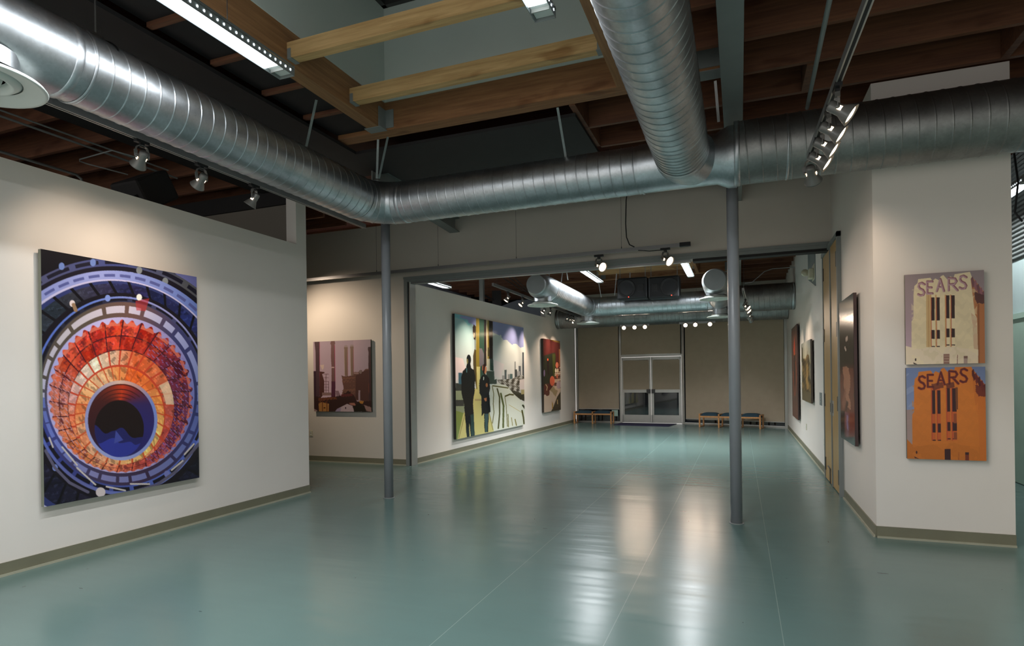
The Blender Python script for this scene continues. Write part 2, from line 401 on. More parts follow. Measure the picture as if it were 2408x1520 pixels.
# short timber between the rows (blocking)
for (xa, ya, yb, lab) in ((-1.49, 5.62, 6.74, 'reddish blocking timber running back from the wide beam beside the black panel'),
                      (0.60, 5.68, 6.18, 'short diagonal looking blocking timber between two joists behind the light track'),
                      (2.12, 5.68, 6.18, 'blocking timber between joists above the end of the white display wall')):
    tag(MB().box(xa-0.03, xa+0.03, ya, yb, JB-0.005, JT).build('blocking_timber', 'joist'), lab, 'timber')
k = 0
for i in range(8, 25):
    y = j0+i*dj
    if y > 19.2: continue
    if 12.8 < y < 16.3:
        joist(-8, -3.62, y, 'joist in the back room left of its skylight, %s behind the opening' % ORD[k], 'back room joists')
    else: joist(-8, -0.13, y, 'wide joist in the back room crossing left of the steel beam, %s behind the opening' % ORD[k], 'back room joists')
    if y < 18.2:
        joist(0.065, 1.2 if y < 18 else 1.22, y, 'short joist between steel beam and right wall of the back room, %s behind the opening' % ORD[k], 'back room joists on the right')
    k += 1
# laminated beam A, cross beam B, trimmer D of the near well; the same behind
def beams(dy, where):
    y1 = 5.44+dy
    a = thing('laminated_beam', 'laminated brown roof beam on the left edge of the %s skylight well' % where, 'roof beam', (-3.56, 3.8+dy, JB))
    keep(a, MB().box(-3.63, -3.49, 1.8+dy if dy == 0 else 12.8, y1, JB, 4.445).build('beam', 'beam_y'))
    b = thing('cross_beam', 'wide knotty wooden beam across the back of the %s skylight well' % where, 'roof beam', (-2, y1+0.09, JB))
    keep(b, MB().box(-4.09 if dy == 0 else -5.2, -0.13, y1, y1+0.17, JB, 4.445).build('beam', 'beam_x'))
    m = MB(); m.box(-3.66, -3.46, y1-0.13, y1-0.003, JB-0.006, JB+0.0); m.box(-3.487, -3.475, y1-0.13, y1-0.003, JB, 4.36); m.box(-3.475, -3.38, y1-0.010, y1-0.003, JB+0.02, 4.36)
    keep(a, m.build('steel_hanger', 'steel'))
    m = MB(); m.box(-0.32, -0.125, y1-0.012, y1-0.003, 4.17, 4.38); m.box(-0.32, -0.125, y1, y1+0.17, JB-0.008, JB)
    keep(b, m.build('steel_hanger', 'steel'))
    d = tag(MB().box(-1.02, -0.95, 1.8+dy if dy == 0 else 12.8, y1, JB, 4.445).build('trimmer_beam', 'beam_y'), 'narrow wooden trimmer on the right edge of the %s skylight well' % where, 'roof beam')
    for n, (yc, ordn) in enumerate(((4.87+dy, 'rear'), (4.02+dy, 'front'))):
        c = thing('pine_crosspiece', 'pale pine crosspiece spanning the %s skylight well, %s one' % (where, ordn), 'timber', (-2.2, yc, 4.2), 'pale pine crosspieces in the wells')
        keep(c, MB().box(-3.49, -1.02, yc-0.045, yc+0.045, 4.19, 4.325).build('timber', 'pine'))
        m = MB(); m.box(-3.485, -3.44, yc-0.050, yc+0.050, 4.184, 4.19); m.box(-3.485, -3.45, yc-0.050, yc-0.046, 4.19, 4.27)
        keep(c, m.build('joist_hanger', 'steel'))
        m = MB(); m.box(-1.07, -1.022, yc-0.050, yc+0.050, 4.184, 4.19); m.box(-1.06, -1.022, yc-0.050, yc-0.046, 4.19, 4.27)
        keep(c, m.build('joist_hanger', 'steel'))
beams(0, 'front'); beams(10.62, 'back room')
# steel I-beams
def ibeam(p, q, label, wd=0.175, h=0.24):
    p, q = Vector(p), Vector(q); d = (q-p).normalized(); n = Vector((-d.y, d.x, 0))*-1
    m = MB()
    def slab(w0, w1, z0, z1):
        vs = []
        for pt in (p, q):
            for a, z in ((w0, z0), (w1, z0), (w1, z1), (w0, z1)): vs.append(pt+n*a+Vector((0, 0, z)))
        m.add(vs, [(0, 1, 2, 3), (7, 6, 5, 4), (0, 4, 5, 1), (1, 5, 6, 2), (2, 6, 7, 3), (3, 7, 4, 0)])
    slab(-wd/2, wd/2, 0, 0.014); slab(-0.006, 0.006, 0.014, h-0.014); slab(-wd/2, wd/2, h-0.014, h)
    return tag(m.build('steel_beam', 'steel'), label, 'steel beam')
ibeam((-0.03, -3, 3.97), (-0.03, 9.05, 3.97), 'grey painted steel beam over the right pillar running to the middle wall')
ibeam((-0.03, 9.2, 3.97), (-0.03, 19.1, 3.97), 'grey steel beam under the back room ceiling, behind the middle wall')
ibeam((-4.24, 6.3, 3.97), (-4.46, 9.05, 3.97), 'short grey steel beam end above the left pillar meeting the middle wall')
# pillars
for x, y, lab in ((-4.19, 6.51, 'round grey steel pillar on the left, under the duct corner'), (-0.05, 6.44, 'round grey steel pillar on the right, nearest the bright floor glare')):
    t = thing('pillar', lab, 'pillar', (x, y, 0), 'round steel pillars')
    m = MB().lathe([(0.0, 0.0), (0.057, 0.0), (0.057, 3.965), (0, 3.965)], (0, 0, 0), n=40)
    m.build('shaft', 'pillar', t)
    MB().lathe([(0.0, 0.0), (0.072, 0.0), (0.072, 0.006), (0.058, 0.008)], n=40).build('base_ring', 'steel', t)
    MB().box(-0.1, 0.1, -0.1, 0.1, 3.955, 3.969).build('cap_plate', 'steel', t)
t = tag(MB().box(-5.92, -5.82, 13.3, 13.4, 0, 4.15).build('steel_post', 'steel'), 'square grey post standing behind the left wall of the back room', 'post')

# ================================================================= DUCTS
def helix(p0, p1, R, pitch=0.113, n=72, ridge=0.004, name='duct_run', mat='galv', parent=None):
    """spiral-seam round duct between two points"""
    p0, p1 = Vector(p0), Vector(p1); d = p1-p0; L = d.length; d.normalize()
    up = Vector((0, 0, 1)); a = d.cross(up).normalized(); b = a.cross(d)   # b is up
    prof = [(0.0, 0), (0.02, 0), (0.05, 1), (0.09, 1), (0.12, 0), (0.14, 0)]
    ss = []
    k = -1
    while k*pitch < L+pitch:
        for f, h in prof: ss.append(((k+f)*pitch, R+h*ridge))
        ss.append(((k+0.57)*pitch, R)); k += 1
    vs = []; fs = []
    for i in range(n+1):
        th = 2*PI*i/n; off = pitch*i/n
        c = b*math.cos(th)+a*math.sin(th)     # seam start on top
        for s, r in ss:
            s2 = min(max(s+off-pitch*0.5, 0), L)
            vs.append(p0+d*s2+c*r)
    ns = len(ss)
    for i in range(n):
        for j in range(ns-1): fs.append((i*ns+j, i*ns+j+1, (i+1)*ns+j+1, (i+1)*ns+j))
    m = MB(); m.add(vs, fs, True)
    me = bpy.data.meshes.new(name); me.from_pydata(m.v, [], m.f); me.update()
    bm = bmesh.new(); bm.from_mesh(me); bmesh.ops.remove_doubles(bm, verts=bm.verts, dist=1e-5)
    bmesh.ops.recalc_face_normals(bm, faces=bm.faces); bm.to_mesh(me); bm.free()
    me.polygons.foreach_set('use_smooth', [True]*len(me.polygons))
    me.materials.append(M[mat]); o = bpy.data.objects.new(name, me); C.objects.link(o)
    if parent: keep(parent, o)
    return o
def ring(c, axis, R, w, parent, name='duct_collar', h=0.006):
    prof = [(R, -w/2), (R+h, -w/2+0.006), (R+h, w/2-0.006), (R, w/2)]
    return keep(parent, MB().lathe(prof, c, axis, 64).build(name, 'galv'))
def elbow(cx, cy, z, R, rb, sx, sy, parent, segs=5):
    """gored quarter bend from the y run to the x run; (cx, cy) is where the two axes cross"""
    m = MB(); n = 48; ctr = Vector((cx+sx*rb, cy-sy*rb, z)); rings = []
    for k in range(segs+1):
        t = (PI/2)*k/segs
        ca = Vector((-sx*math.cos(t), sy*math.sin(t), 0)); p = ctr+ca*rb
        rings.append([p+ca*R*math.cos(q)+Vector((0, 0, R*math.sin(q))) for q in [2*PI*i/n for i in range(n)]])
    for k in range(segs):
        vs = rings[k]+rings[k+1]; m.add(vs, [(i, (i+1) % n, n+(i+1) % n, n+i) for i in range(n)], True)
    o = keep(parent, m.build('duct_elbow', 'galv'))
    for k in range(1, segs):
        t = (PI/2)*k/segs; ca = Vector((-sx*math.cos(t), sy*math.sin(t), 0)); p = ctr+ca*rb
        pts = [p+ca*(R+0.001)*math.cos(q)+Vector((0, 0, (R+0.001)*math.sin(q))) for q in [2*PI*i/48 for i in range(49)]]
        keep(parent, MB().tube(pts, 0.004, 5, False).build('gore_seam', 'galv'))
    return o
def strap(x, y, ztop, R, zc, parent, lean=0.0, w=0.022):
    """flat hanger strap pair"""
    for s in (-1, 1):
        keep(parent, MB().bar((x, y+s*R*0.98, zc), (x+lean, y+s*(R*0.98+0.01), ztop), w, 0.003).build('hanger_strap', 'galv_dull'))
DZ = 3.57
front = root_at('air_duct', 'large silver spiral air duct on the left with fluorescent glare along it', 'air duct', (-4.02, 3, DZ))
helix((-4.02, -2.8, DZ), (-4.02, 1.78, DZ), 0.237, parent=front)
helix((-4.02, 2.50, DZ), (-4.02, 5.64, DZ), 0.237, parent=front)
m = MB(); m.lathe([(0.240, 1.76), (0.240, 2.52)], (-4.02, 0, DZ), 'y', 64); keep(front, m.build('duct_tee', 'galv'))
ring((-4.02, 2.50, DZ), 'y', 0.240, 0.05, front); ring((-4.02, 1.78, DZ), 'y', 0.240, 0.05, front); ring((-4.02, 2.60, DZ), 'y', 0.239, 0.02, front)
ring((-4.02, 5.64, DZ), 'y', 0.237, 0.04, front)
elbow(-4.02, 6.05, DZ, 0.237, 0.38, 1, 1, front)
cross = root_at('air_duct', 'long silver spiral duct crossing above both pillars from the corner bend', 'air duct', (-2, 6.05, DZ))
helix((-3.64, 6.05, DZ), (-0.86, 6.05, DZ), 0.232, parent=cross)
ring((-3.62, 6.05, DZ), 'x', 0.232, 0.05, cross)
m = MB(); m.lathe([(0.234, -0.90), (0.234, -0.18), (0.28, -0.08), (0.285, 0.0)], (0, 6.03, DZ), 'x', 64); keep(cross, m.build('duct_tee', 'galv'))
ring((-0.88, 6.05, DZ), 'x', 0.233, 0.03, cross)
big = root_at('air_duct', 'wider dull spiral duct on the right, in front of the white display wall', 'air duct', (1.5, 5.965, DZ))
helix((-0.02, 5.965, DZ), (3.45, 5.965, DZ), 0.284, pitch=0.118, mat='galv_dull', parent=big)
ring((0.0, 5.965, DZ), 'x', 0.285, 0.05, big); ring((2.55, 5.965, DZ), 'x', 0.284, 0.03, big); ring((0.42, 5.965, DZ), 'x', 0.284, 0.02, big)
down = root_at('air_duct', 'silver spiral duct coming overhead from the camera into the cross duct', 'air duct', (-0.48, 4, DZ))
helix((-0.48, -2.8, DZ), (-0.48, 5.10, DZ), 0.243, parent=down)
helix((-0.48, 5.10, DZ), (-0.48, 5.66, DZ), 0.243, pitch=0.075, parent=down)
ring((-0.48, 5.09, DZ), 'y', 0.243, 0.025, down)
m = MB(); n = 56
for (ya, ra, xa, za), (yb, rb_, xb, zb_) in (((5.62, 0.246, -0.48, 0.246), (5.72, 0.246, -0.48, 0.246)), ((5.72, 0.246, -0.48, 0.246), (6.0, 0.335, -0.40, 0.232))):
    vs = [(xa+ra*math.cos(q), ya, DZ+za*math.sin(q)) for q in [2*PI*i/n for i in range(n)]]+[(xb+rb_*math.cos(q), yb, DZ+zb_*math.sin(q)) for q in [2*PI*i/n for i in range(n)]]
    m.add(vs, [(i, (i+1) % n, n+(i+1) % n, n+i) for i in range(n)], True)
keep(down, m.build('branch_saddle', 'galv'))
# straps
def flat(p, q, parent, w=0.024): keep(parent, MB().bar(p, q, w, 0.004).build('hanger_strap', 'galv_dull'))
flat(pix(719, 350, 2, 3.77), pix(744, 235, 2, JB), front); flat(pix(886, 420, 2, 3.775), pix(889, 328, 2, JB), front); flat(pix(891, 420, 2, 3.775), pix(912, 322, 2, JB), front)
flat(pix(1331, 372, 2, 3.77), pix(1311, 253, 2, JB), cross); flat(pix(1690, 287, 2, 3.82), pix(1682, 190, 2, JB), cross)
flat((2.2, 5.72, 3.72), (2.32, 5.68, JB), big)
flat((-4.02, 2.75, 3.80), (-4.02, 2.75, JB), front, 0.012)
m = MB(); m.box(-4.05, -3.99, 2.71, 2.79, 3.80, 3.85); keep(front, m.build('strap_clamp', 'frame_dark'))
keep(front, MB().tube([Vector((-4.02+0.241*math.sin(q), 2.77+0.0*q, DZ+0.243*math.cos(q))) for q in [PI*0.0+k*0.12 for k in range(9)]], 0.005, 6).build('sensor_cable', 'plastic'))

def diffuser(x, y, z, R, label, ztop, rn=0.19, parent=None):
    t = root_at('ceiling_diffuser', label, 'air diffuser', (x, y, z), 'round air diffusers') if parent is None else parent
    MB().lathe([(rn, 0.04), (rn, ztop-z)], n=40).build('neck', 'galv', t)
    MB().lathe([(rn*0.9, 0.045), (rn+0.01, 0.05), (R*0.97, 0.022), (R, 0.008), (R*0.985, 0.0), (R*0.93, 0.002), (R*0.70, 0.03), (R*0.64, 0.028)], n=56).build('outer_cone', 'white', t)
    MB().lathe([(R*0.66, 0.06), (R*0.62, 0.03), (R*0.52, 0.004), (R*0.47, 0.01), (R*0.40, 0.05)], n=48).build('middle_cone', 'white', t)
    MB().lathe([(R*0.36, 0.05), (R*0.33, 0.02), (R*0.26, 0.006), (0.0, 0.002)], n=40).build('centre_cone', 'white', t)
    MB().lathe([(0, 0.075), (R*0.68, 0.075)], n=40).build('damper', 'black', t)
    return t
diffuser(-4.02, 2.07, 3.215, 0.33, 'round white air diffuser under the left duct at the photo edge', 3.40, 0.2)
# back room ducts
BZ = 3.33
bl = root_at('air_duct', 'bright silver duct with a capped end hanging in the back room left', 'air duct', (-3.7, 13, BZ))
helix((-3.7, 11.75, BZ), (-3.7, 14.95, BZ), 0.25, parent=bl)
m = MB(); m.lathe([(0.0, 0.0), (0.19, 0.0)], (-3.7, 11.02, BZ), 'y', 56, False); m.lathe([(0.19, 0.0), (0.192, 0.06), (0.195, 0.06), (0.25, 0.22), (0.25, 0.76)], (-3.7, 11.02, BZ), 'y', 56); keep(bl, m.build('end_fitting', 'zinc'))
ring((-3.7, 11.75, BZ), 'y', 0.25, 0.04, bl); ring((-3.7, 11.07, BZ), 'y', 0.192, 0.02, bl, 'end_cap_rim')
elbow(-3.7, 15.3, BZ, 0.25, 0.36, 1, 1, bl)
diffuser(-3.7, 11.45, 2.955, 0.31, 'round white air diffuser below the capped end of the back left duct', 3.14, 0.175)
bx = root_at('air_duct', 'silver duct crossing the back room behind the black loudspeakers', 'air duct', (-1.9, 15.3, BZ))
helix((-3.34, 15.3, BZ), (-0.7, 15.3, BZ), 0.25, parent=bx)
bx2 = root_at('air_duct', 'wide dark spiral duct running into the right wall of the back room', 'air duct', (0.5, 15.3, BZ))
m = MB(); m.lathe([(0.25, -0.72), (0.25, -0.25), (0.315, -0.12)], (0, 15.3, BZ), 'x', 56); keep(bx, m.build('duct_tee', 'galv'))
helix((-0.12, 15.3, BZ), (1.205, 15.3, BZ), 0.315, parent=bx2, mat='galv_dull')
ring((1.17, 15.3, BZ), 'x', 0.315, 0.04, bx2)
bl2 = root_at('air_duct', 'silver duct with a round capped end beside the right pillar', 'air duct', (-0.43, 13, BZ))
helix((-0.43, 12.7, BZ), (-0.43, 15.08, BZ), 0.245, parent=bl2)
m = MB(); m.lathe([(0.0, 0.0), (0.20, 0.0)], (-0.43, 12.0, BZ), 'y', 56, False); m.lathe([(0.20, 0.0), (0.203, 0.06), (0.245, 0.2), (0.245, 0.72)], (-0.43, 12.0, BZ), 'y', 56); keep(bl2, m.build('end_fitting', 'zinc'))
ring((-0.43, 12.06, BZ), 'y', 0.203, 0.02, bl2, 'end_cap_rim')
diffuser(-0.43, 12.4, 3.0, 0.31, 'round white air diffuser beside the right pillar under the capped duct', 3.14, 0.175)
diffuser(-3.7, 15.3, 2.90, 0.30, 'small round air diffuser under the far bend of the back left duct', 3.12, 0.165)
diffuser(-0.43, 15.2, 2.90, 0.30, 'small round air diffuser under the far duct junction by the right pillar', 3.12, 0.165)
fr = root_at('air_duct', 'lowest spiral duct along the far wall of the back room', 'air duct', (-2, 17.5, 3.27))
helix((-5.17, 17.5, 3.27), (1.215, 17.5, 3.27), 0.285, parent=fr, mat='galv_dull')
ring((-5.1, 17.5, 3.27), 'x', 0.285, 0.04, fr)
for x, y, t in ((-3.60, 11.6, bl), (-3.35, 12.1, bl), (-3.55, 12.3, bl), (-3.3, 15.1, bx), (-3.0, 15.3, bx), (-2.6, 15.3, bx)):
    flat((x, y, BZ+0.22), (x+random.uniform(-0.1, 0.25), y-0.1, JB), t, 0.02)
# ================================================================= FLUORESCENT FIXTURES
def fluoro(x, y0, y1, z, label, joint=None, power=1.0, spread=180):
    yc = (y0+y1)/2; L = (y1-y0)/2; w = 0.07
    t = root_at('fluorescent_fixture', label, 'ceiling light', (x, yc, z), 'long pendant fluorescent fixtures')
    m = MB()   # housing: two lower side rails, sloped top
    for s in (-1, 1):
        m.prism([(s*w, 0.0), (s*(w-0.004), 0.0), (s*(w-0.012), 0.05), (s*(w-0.006), 0.05)], 1, -L, L)
    m.prism([(-w+0.008, 0.05), (w-0.008, 0.05), (w-0.012, 0.075), (0.035, 0.10), (-0.035, 0.10), (-w+0.012, 0.075)], 1, -L, L)
    m.box(-w+0.002, w-0.002, -L-0.004, -L, 0.0, 0.075); m.box(-w+0.002, w-0.002, L, L+0.004, 0.0, 0.075)
    m.build('housing', 'steel', t)
    m = MB()
    for s in (-1, 1): m.prism([(s*(w+0.001), 0.050), (s*(w-0.004), 0.050), (s*(w-0.004), 0.056), (s*(w+0.001), 0.056)], 1, -L, L)
    m.build('trim_rail', 'chrome', t)
    m = MB(); n = min(96, int(2*L/0.05))
    for k in range(n):
        y = -L+0.04+k*(2*L-0.08)/(n-1)
        for s in (-1, 1):
            xx = s*(w-0.0005)
            pts = [(xx, y+0.006*math.cos(q), 0.030+0.008*math.sin(q)) for q in [2*PI*i/10 for i in range(10)]]
            m.add(pts, [tuple(range(10))])
    m.build('light_slots', 'tube', t)
    MB().box(-w+0.012, w-0.012, -L+0.16, L-0.16, 0.003, 0.010).build('diffuser', 'tube', t)
    MB().box(-0.022, 0.022, -L+0.1, L-0.1, 0.1005, 0.103).build('uplight_slot', 'uplight', t)
    for a, b in ((-L+0.004, -L+0.16), (L-0.16, L-0.004)): MB().box(-w+0.012, w-0.012, a, b, 0.020, 0.03).build('end_reflector', 'white', t)
    m = MB()
    for yj in ([0] if joint is None else joint): m.box(-w+0.012, w-0.012, yj-0.008, yj+0.008, 0.0, 0.018)
    for s in (-1, 1): m.box(-w+0.012, w-0.012, s*(L-0.10)-0.004, s*(L-0.10)+0.004, 0.0, 0.02)
    m.build('louvre_blade', 'alu', t)
    for yy in (-L+0.5, L-0.55):
        MB().tube([(0, yy, 0.10), (0, yy, 4.45-z)], 0.003, 5).build('suspension_wire', 'frame_dark', t)
    d = bpy.data.lights.new('fluorescent_light', 'AREA'); d.shape = 'RECTANGLE'; d.size = 0.12; d.size_y = 2*L-0.3; d.energy = FLUO_W*power*(2*L/2.4); d.color = (0.95, 0.975, 1.0); d.spread = math.radians(spread)
    lo = bpy.data.objects.new('fluorescent_light', d); C.objects.link(lo); lo.parent = t; lo.location = (0, 0, -0.002)
    return t
FLUO_W = 58
fluoro(-3.12, -1.30, 3.55, 3.76, 'long bright fluorescent fixture hanging at upper left beside the silver duct')
fluoro(-1.12, -1.25, 3.60, 3.76, 'fluorescent fixture whose lit end shows at the top between the crosspieces')
fluoro(-3.10, 11.75, 14.15, 3.76, 'left fluorescent fixture of the pair in the back room', power=2.6, spread=144)
fluoro(-1.02, 11.80, 14.25, 3.76, 'right fluorescent fixture of the pair in the back room', power=2.6, spread=144)
fluoro(-6.03, 9.6, 11.9, 3.51, 'distant fluorescent strip seen above the back left wall through the opening', power=1.6)
fluoro(2.95, 8.0, 10.4, 3.55, 'fluorescent fixture in the hallway at the right photo edge', power=0.6)

# ================================================================= TRACKS AND SPOTLIGHTS
def track(p, q, label, cables=(), w=0.036, h=0.05, ztop=4.45):
    p, q = Vector(p), Vector(q); mid = (p+q)/2
    t = root_at('lighting_track', label, 'lighting track', mid)
    m = MB().bar(p, q, w, h); keep(t, m.build('rail', 'track'))
    d = (q-p).normalized(); n = Vector((-d.y, d.x, 0))
    m = MB()
    for s in (-1, 1): m.bar(p+n*s*w*0.38-Vector((0, 0, h/2)), q+n*s*w*0.38-Vector((0, 0, h/2)), w*0.22, 0.008)
    keep(t, m.build('rail_lip', 'alu'))
    m = MB().bar(p-Vector((0, 0, h/2)), q-Vector((0, 0, h/2)), w*0.45, 0.003); keep(t, m.build('rail_slot', 'black'))
    for f in cables:
        c = p+(q-p)*f; keep(t, MB().tube([c+Vector((0, 0, h/2)), Vector((c.x, c.y, ztop))], 0.0022, 5).build('suspension_wire', 'frame_dark'))
        keep(t, MB().lathe([(0.006, 0), (0.006, 0.03)], c+Vector((0, 0, h/2)), n=8).build('wire_grip', 'frame_dark'))
    return t
# shared head meshes, aimed along local -z
def head_mesh():
    d = {}
    def mk(name, mb, mat):
        o = mb.build(name, mat); me = o.data; bpy.data.objects.remove(o); return me
    m = MB(); m.box(-0.018, 0.018, -0.055, 0.055, -0.022, 0.0); m.box(-0.010, 0.010, -0.018, 0.018, -0.05, -0.022)
    d['adapter'] = mk('adapter', m, M['plastic'])
    m = MB()
    for s in (-1, 1):
        pts = [(s*0.012, 0, -0.04), (s*0.036, 0, -0.05), (s*0.046, 0, -0.08), (s*0.043, 0, -0.13)]
        for a, b in zip(pts, pts[1:]): m.bar(a, b, 0.026, 0.005)
    m.bar((-0.014, 0, -0.04), (0.014, 0, -0.04), 0.026, 0.006)
    d['yoke'] = mk('yoke', m, M['lampshell'])
    m = MB().lathe([(0.0, 0.055), (0.028, 0.052), (0.032, 0.04), (0.031, 0.0), (0.033, -0.02), (0.045, -0.045), (0.058, -0.075), (0.062, -0.082), (0.058, -0.082), (0.042, -0.05), (0.03, -0.02), (0.0, -0.016)], n=28)
    for k in (0, 1): m.lathe([(0.0, 0), (0.012, 0), (0.012, 0.01), (0, 0.01)], (0, 0, 0), 'x', 12, mtx=Matrix.Translation((-0.048 if k else 0.038, 0, 0)))
    d['shade'] = mk('lamp_shade', m, M['lampshell'])
    m = MB().lathe([(0.0, -0.083), (0.020, -0.081), (0.040, -0.076), (0.051, -0.069), (0.0, -0.05)], n=24)
    d['bulb'] = mk('bulb', m, M['bulb'])
    m = MB()
    for s in (-1, 1): m.add([(s*0.0325, -0.012, 0.0), (s*0.0325, 0.012, 0.0), (s*0.0345, 0.012, -0.022), (s*0.0345, -0.012, -0.022)], [(0, 1, 2, 3)])
    d['glow'] = mk('side_opening', m, M['bulb'])
    return d
HM = head_mesh()
def spot(pos, target, label, group, energy=1.0, size=62, drop=0.0, trackdir='y', scale=1.0):
    """track head: pos is where it clips to the track"""
    pos = Vector(pos); t = root_at('track_spotlight', label, 'spotlight', pos, group)
    t.rotation_euler = (0, 0, 0 if trackdir == 'y' else PI/2)
    if scale != 1.0: t.scale = (scale,)*3
    pivot = Vector((0, 0, -0.13-drop)); d = (Vector(target)-(pos+pivot)).normalized()
    yawz = math.atan2(d.y, d.x)+PI/2
    inv = Matrix.Rotation(-(0 if trackdir == 'y' else PI/2), 4, 'Z')
    def put(me, name, mtx):
        o = bpy.data.objects.new(name, me); C.objects.link(o); o.parent = t; o.matrix_basis = inv @ mtx if name != 'adapter' else mtx; return o
    put(HM['adapter'], 'adapter', Matrix.Identity(4))
    put(HM['yoke'], 'yoke', Matrix.Rotation(yawz, 4, 'Z'))
    q = (-d).to_track_quat('Z', 'Y').to_matrix().to_4x4()
    # keep the side openings level
    xax = Vector((math.cos(yawz), math.sin(yawz), 0)); zax = -d; yax = zax.cross(xax).normalized(); xax = yax.cross(zax)
    q = Matrix(((xax.x, yax.x, zax.x, 0), (xax.y, yax.y, zax.y, 0), (xax.z, yax.z, zax.z, 0), (0, 0, 0, 1)))
    T = Matrix.Translation(pivot) @ q
    sh = put(HM['shade'], 'lamp_shade', T)
    for nm, k in (('bulb', 'bulb'), ('side_opening', 'glow')):
        o = bpy.data.objects.new(nm, HM[k]); C.objects.link(o); o.parent = sh
    if energy > 0:
        l = bpy.data.lights.new('spot_light', 'SPOT'); l.energy = SPOT_E*energy; l.spot_size = math.radians(size); l.spot_blend = 1.0
        l.color = (1.0, 0.78, 0.60); l.shadow_soft_size = 0.035
        lo = bpy.data.objects.new('spot_light', l); C.objects.link(lo); lo.parent = sh; lo.location = (0, 0, -0.092)
    return t
track((-4.33, 1.6, 3.42), (-4.34, 6.28, 3.42), 'silver lighting track hanging under the left duct beside the left wall', (0.3, 0.75))
track((-4.33, -2.8, 3.42), (-4.33, 1.58, 3.42), 'unlit run of lighting track continuing behind the left diffuser', (0.5,))
G1 = 'track heads on the left wall track'
spot((-4.33, 3.31, 3.39), (-5.42, 3.55, 2.45), 'left track spotlight nearest the camera, grey bell shade, aimed at left wall', G1, 0.62, 80)
spot((-4.33, 3.86, 3.39), (-5.42, 4.05, 2.45), 'middle grey spotlight on the left wall track, tilted toward the round artwork', G1, 0.5, 80)
spot((-4.33, 4.46, 3.39), (-5.42, 4.1, 1.6), 'farthest grey spotlight on the left wall track, near the duct corner', G1, 0.5, 60)
t2 = track((-10.0, 8.8, 3.33), (-0.78, 8.8, 3.37), 'thin lighting track hung across the front of the middle wall', (0.265, 0.45, 0.58, 0.73, 0.91), ztop=4.44)
keep(t2, MB().box(-0.78, -0.63, 8.77, 8.83, 3.345, 3.40).build('feed_box', 'plastic'))
keep(t2, MB().tube([(-1.47, 8.79, 4.44), (-1.53, 8.79, 4.1), (-1.54, 8.78, 3.75), (-1.53, 8.78, 3.55), (-1.49, 8.79, 3.44), (-1.42, 8.8, 3.40)], 0.008, 8).build('power_cable', 'plastic'))
keep(t2, MB().tube([(-1.36, 8.76, 3.34), (-1.2, 8.75, 3.31), (-1.05, 8.75, 3.31), (-0.95, 8.75, 3.335)], 0.006, 6).build('power_cable', 'plastic'))
G2 = 'track heads over the opening'
spot((-1.95, 8.8, 3.33), (0.5, 6.9, 1.9), 'left of two spotlights on the thin track above the opening, bulb glowing', G2, 0.8, 60, trackdir='x', scale=1.25)
spot((-0.98, 8.8, 3.345), (1.15, 7.3, 1.8), 'right of two spotlights on the thin track above the opening, near the feed box', G2, 1.0, 60, trackdir='x', scale=1.25)
track((-9.5, 7.7, 3.6), (-7.3, 7.7, 3.6), 'lighting track in the recess behind the left wall', (0.2, 0.8))
spot((-7.7, 7.7, 3.57), (-6.8, 9.05, 1.9), 'spotlight in the recess lighting the smokestack picture', 'track heads in the recess', 3.0, 100, trackdir='x')
TZ = 3.28
track((0.63, 1.4, TZ), (0.55, 5.42, TZ), 'silver lighting track at upper right, carrying a row of glowing spotlights', (0.25,))
G3 = 'row of spotlights at upper right'
for yy, tg, lab, en in ((4.10, (2.3, 4.6, 2.0), 'nearest of the upper right spotlights, pale shell and black clamp', 0.9), (4.42, (2.5, 4.9, 1.9), 'second of the upper right spotlights, bulb facing the building pictures', 0.9),
        (4.70, (2.4, 5.3, 1.9), 'third of the upper right spotlights in the tight row', 0.5), (4.98, (2.2, 5.9, 1.6), 'fourth of the upper right spotlights in the tight row', 0.45),
        (5.30, (1.15, 7.3, 1.7), 'last of the upper right spotlights, turned down toward the dark picture', 0.7)):
    hx = 0.63-(yy-1.4)*0.02; tg = (hx+0.80, yy-0.10, TZ-0.14-0.60) if yy < 5.2 else tg
    spot((hx, yy, TZ-0.025), tg, lab, G3, en, 125 if yy < 5.2 else 80, scale=1.1)
tag(MB().tube([(0.52, 2.9, 3.78), (0.60, 6.02, 3.92)], 0.017, 10).build('conduit_pipe', 'steel'), 'straight grey conduit pipe left of the upper right light track', 'pipe')
# back room tracks
track((-4.43, 10.6, 3.32), (-4.50, 18.0, 3.32), 'bright silver lighting track along the left side of the back room', (0.03, 0.4))
G4 = 'track heads along the back left wall'
for i, (yy, tg) in enumerate(((11.45, (-5.33, 10.9, 1.7)), (12.35, (-5.3, 11.6, 2.0)), (13.95, (-5.25, 13.5, 2.0)), (14.5, (-5.25, 14.4, 1.9)), (16.2, (-5.2, 16.6, 1.9)), (16.55, (-5.2, 17.3, 1.9)), (16.8, (-5.2, 15.9, 1.9)))):
    spot((-4.44-(yy-10.6)*0.0095, yy, 3.29), tg, ('largest spotlight on the back left track, near its front end', 'dark spotlight second from the front of the back left track', 'spotlight just below the capped duct diffuser in the back room',
         'spotlight right of the diffuser on the back left track', 'left one of three clustered far spotlights on the back left track', 'middle one of three clustered far spotlights on the back left track', 'right one of three clustered far spotlights on the back left track')[i], G4, (2.6, 3.4, 3.0, 2.8, 2.0, 2.0, 2.0)[i], 62)
tr = track((0.07, 11.3, 3.02), (0.24, 15.0, 2.90), 'lighting track seen end-on right of the right pillar in the back room', (0.1,), ztop=4.45)
G5 = 'track heads beside the back right wall'
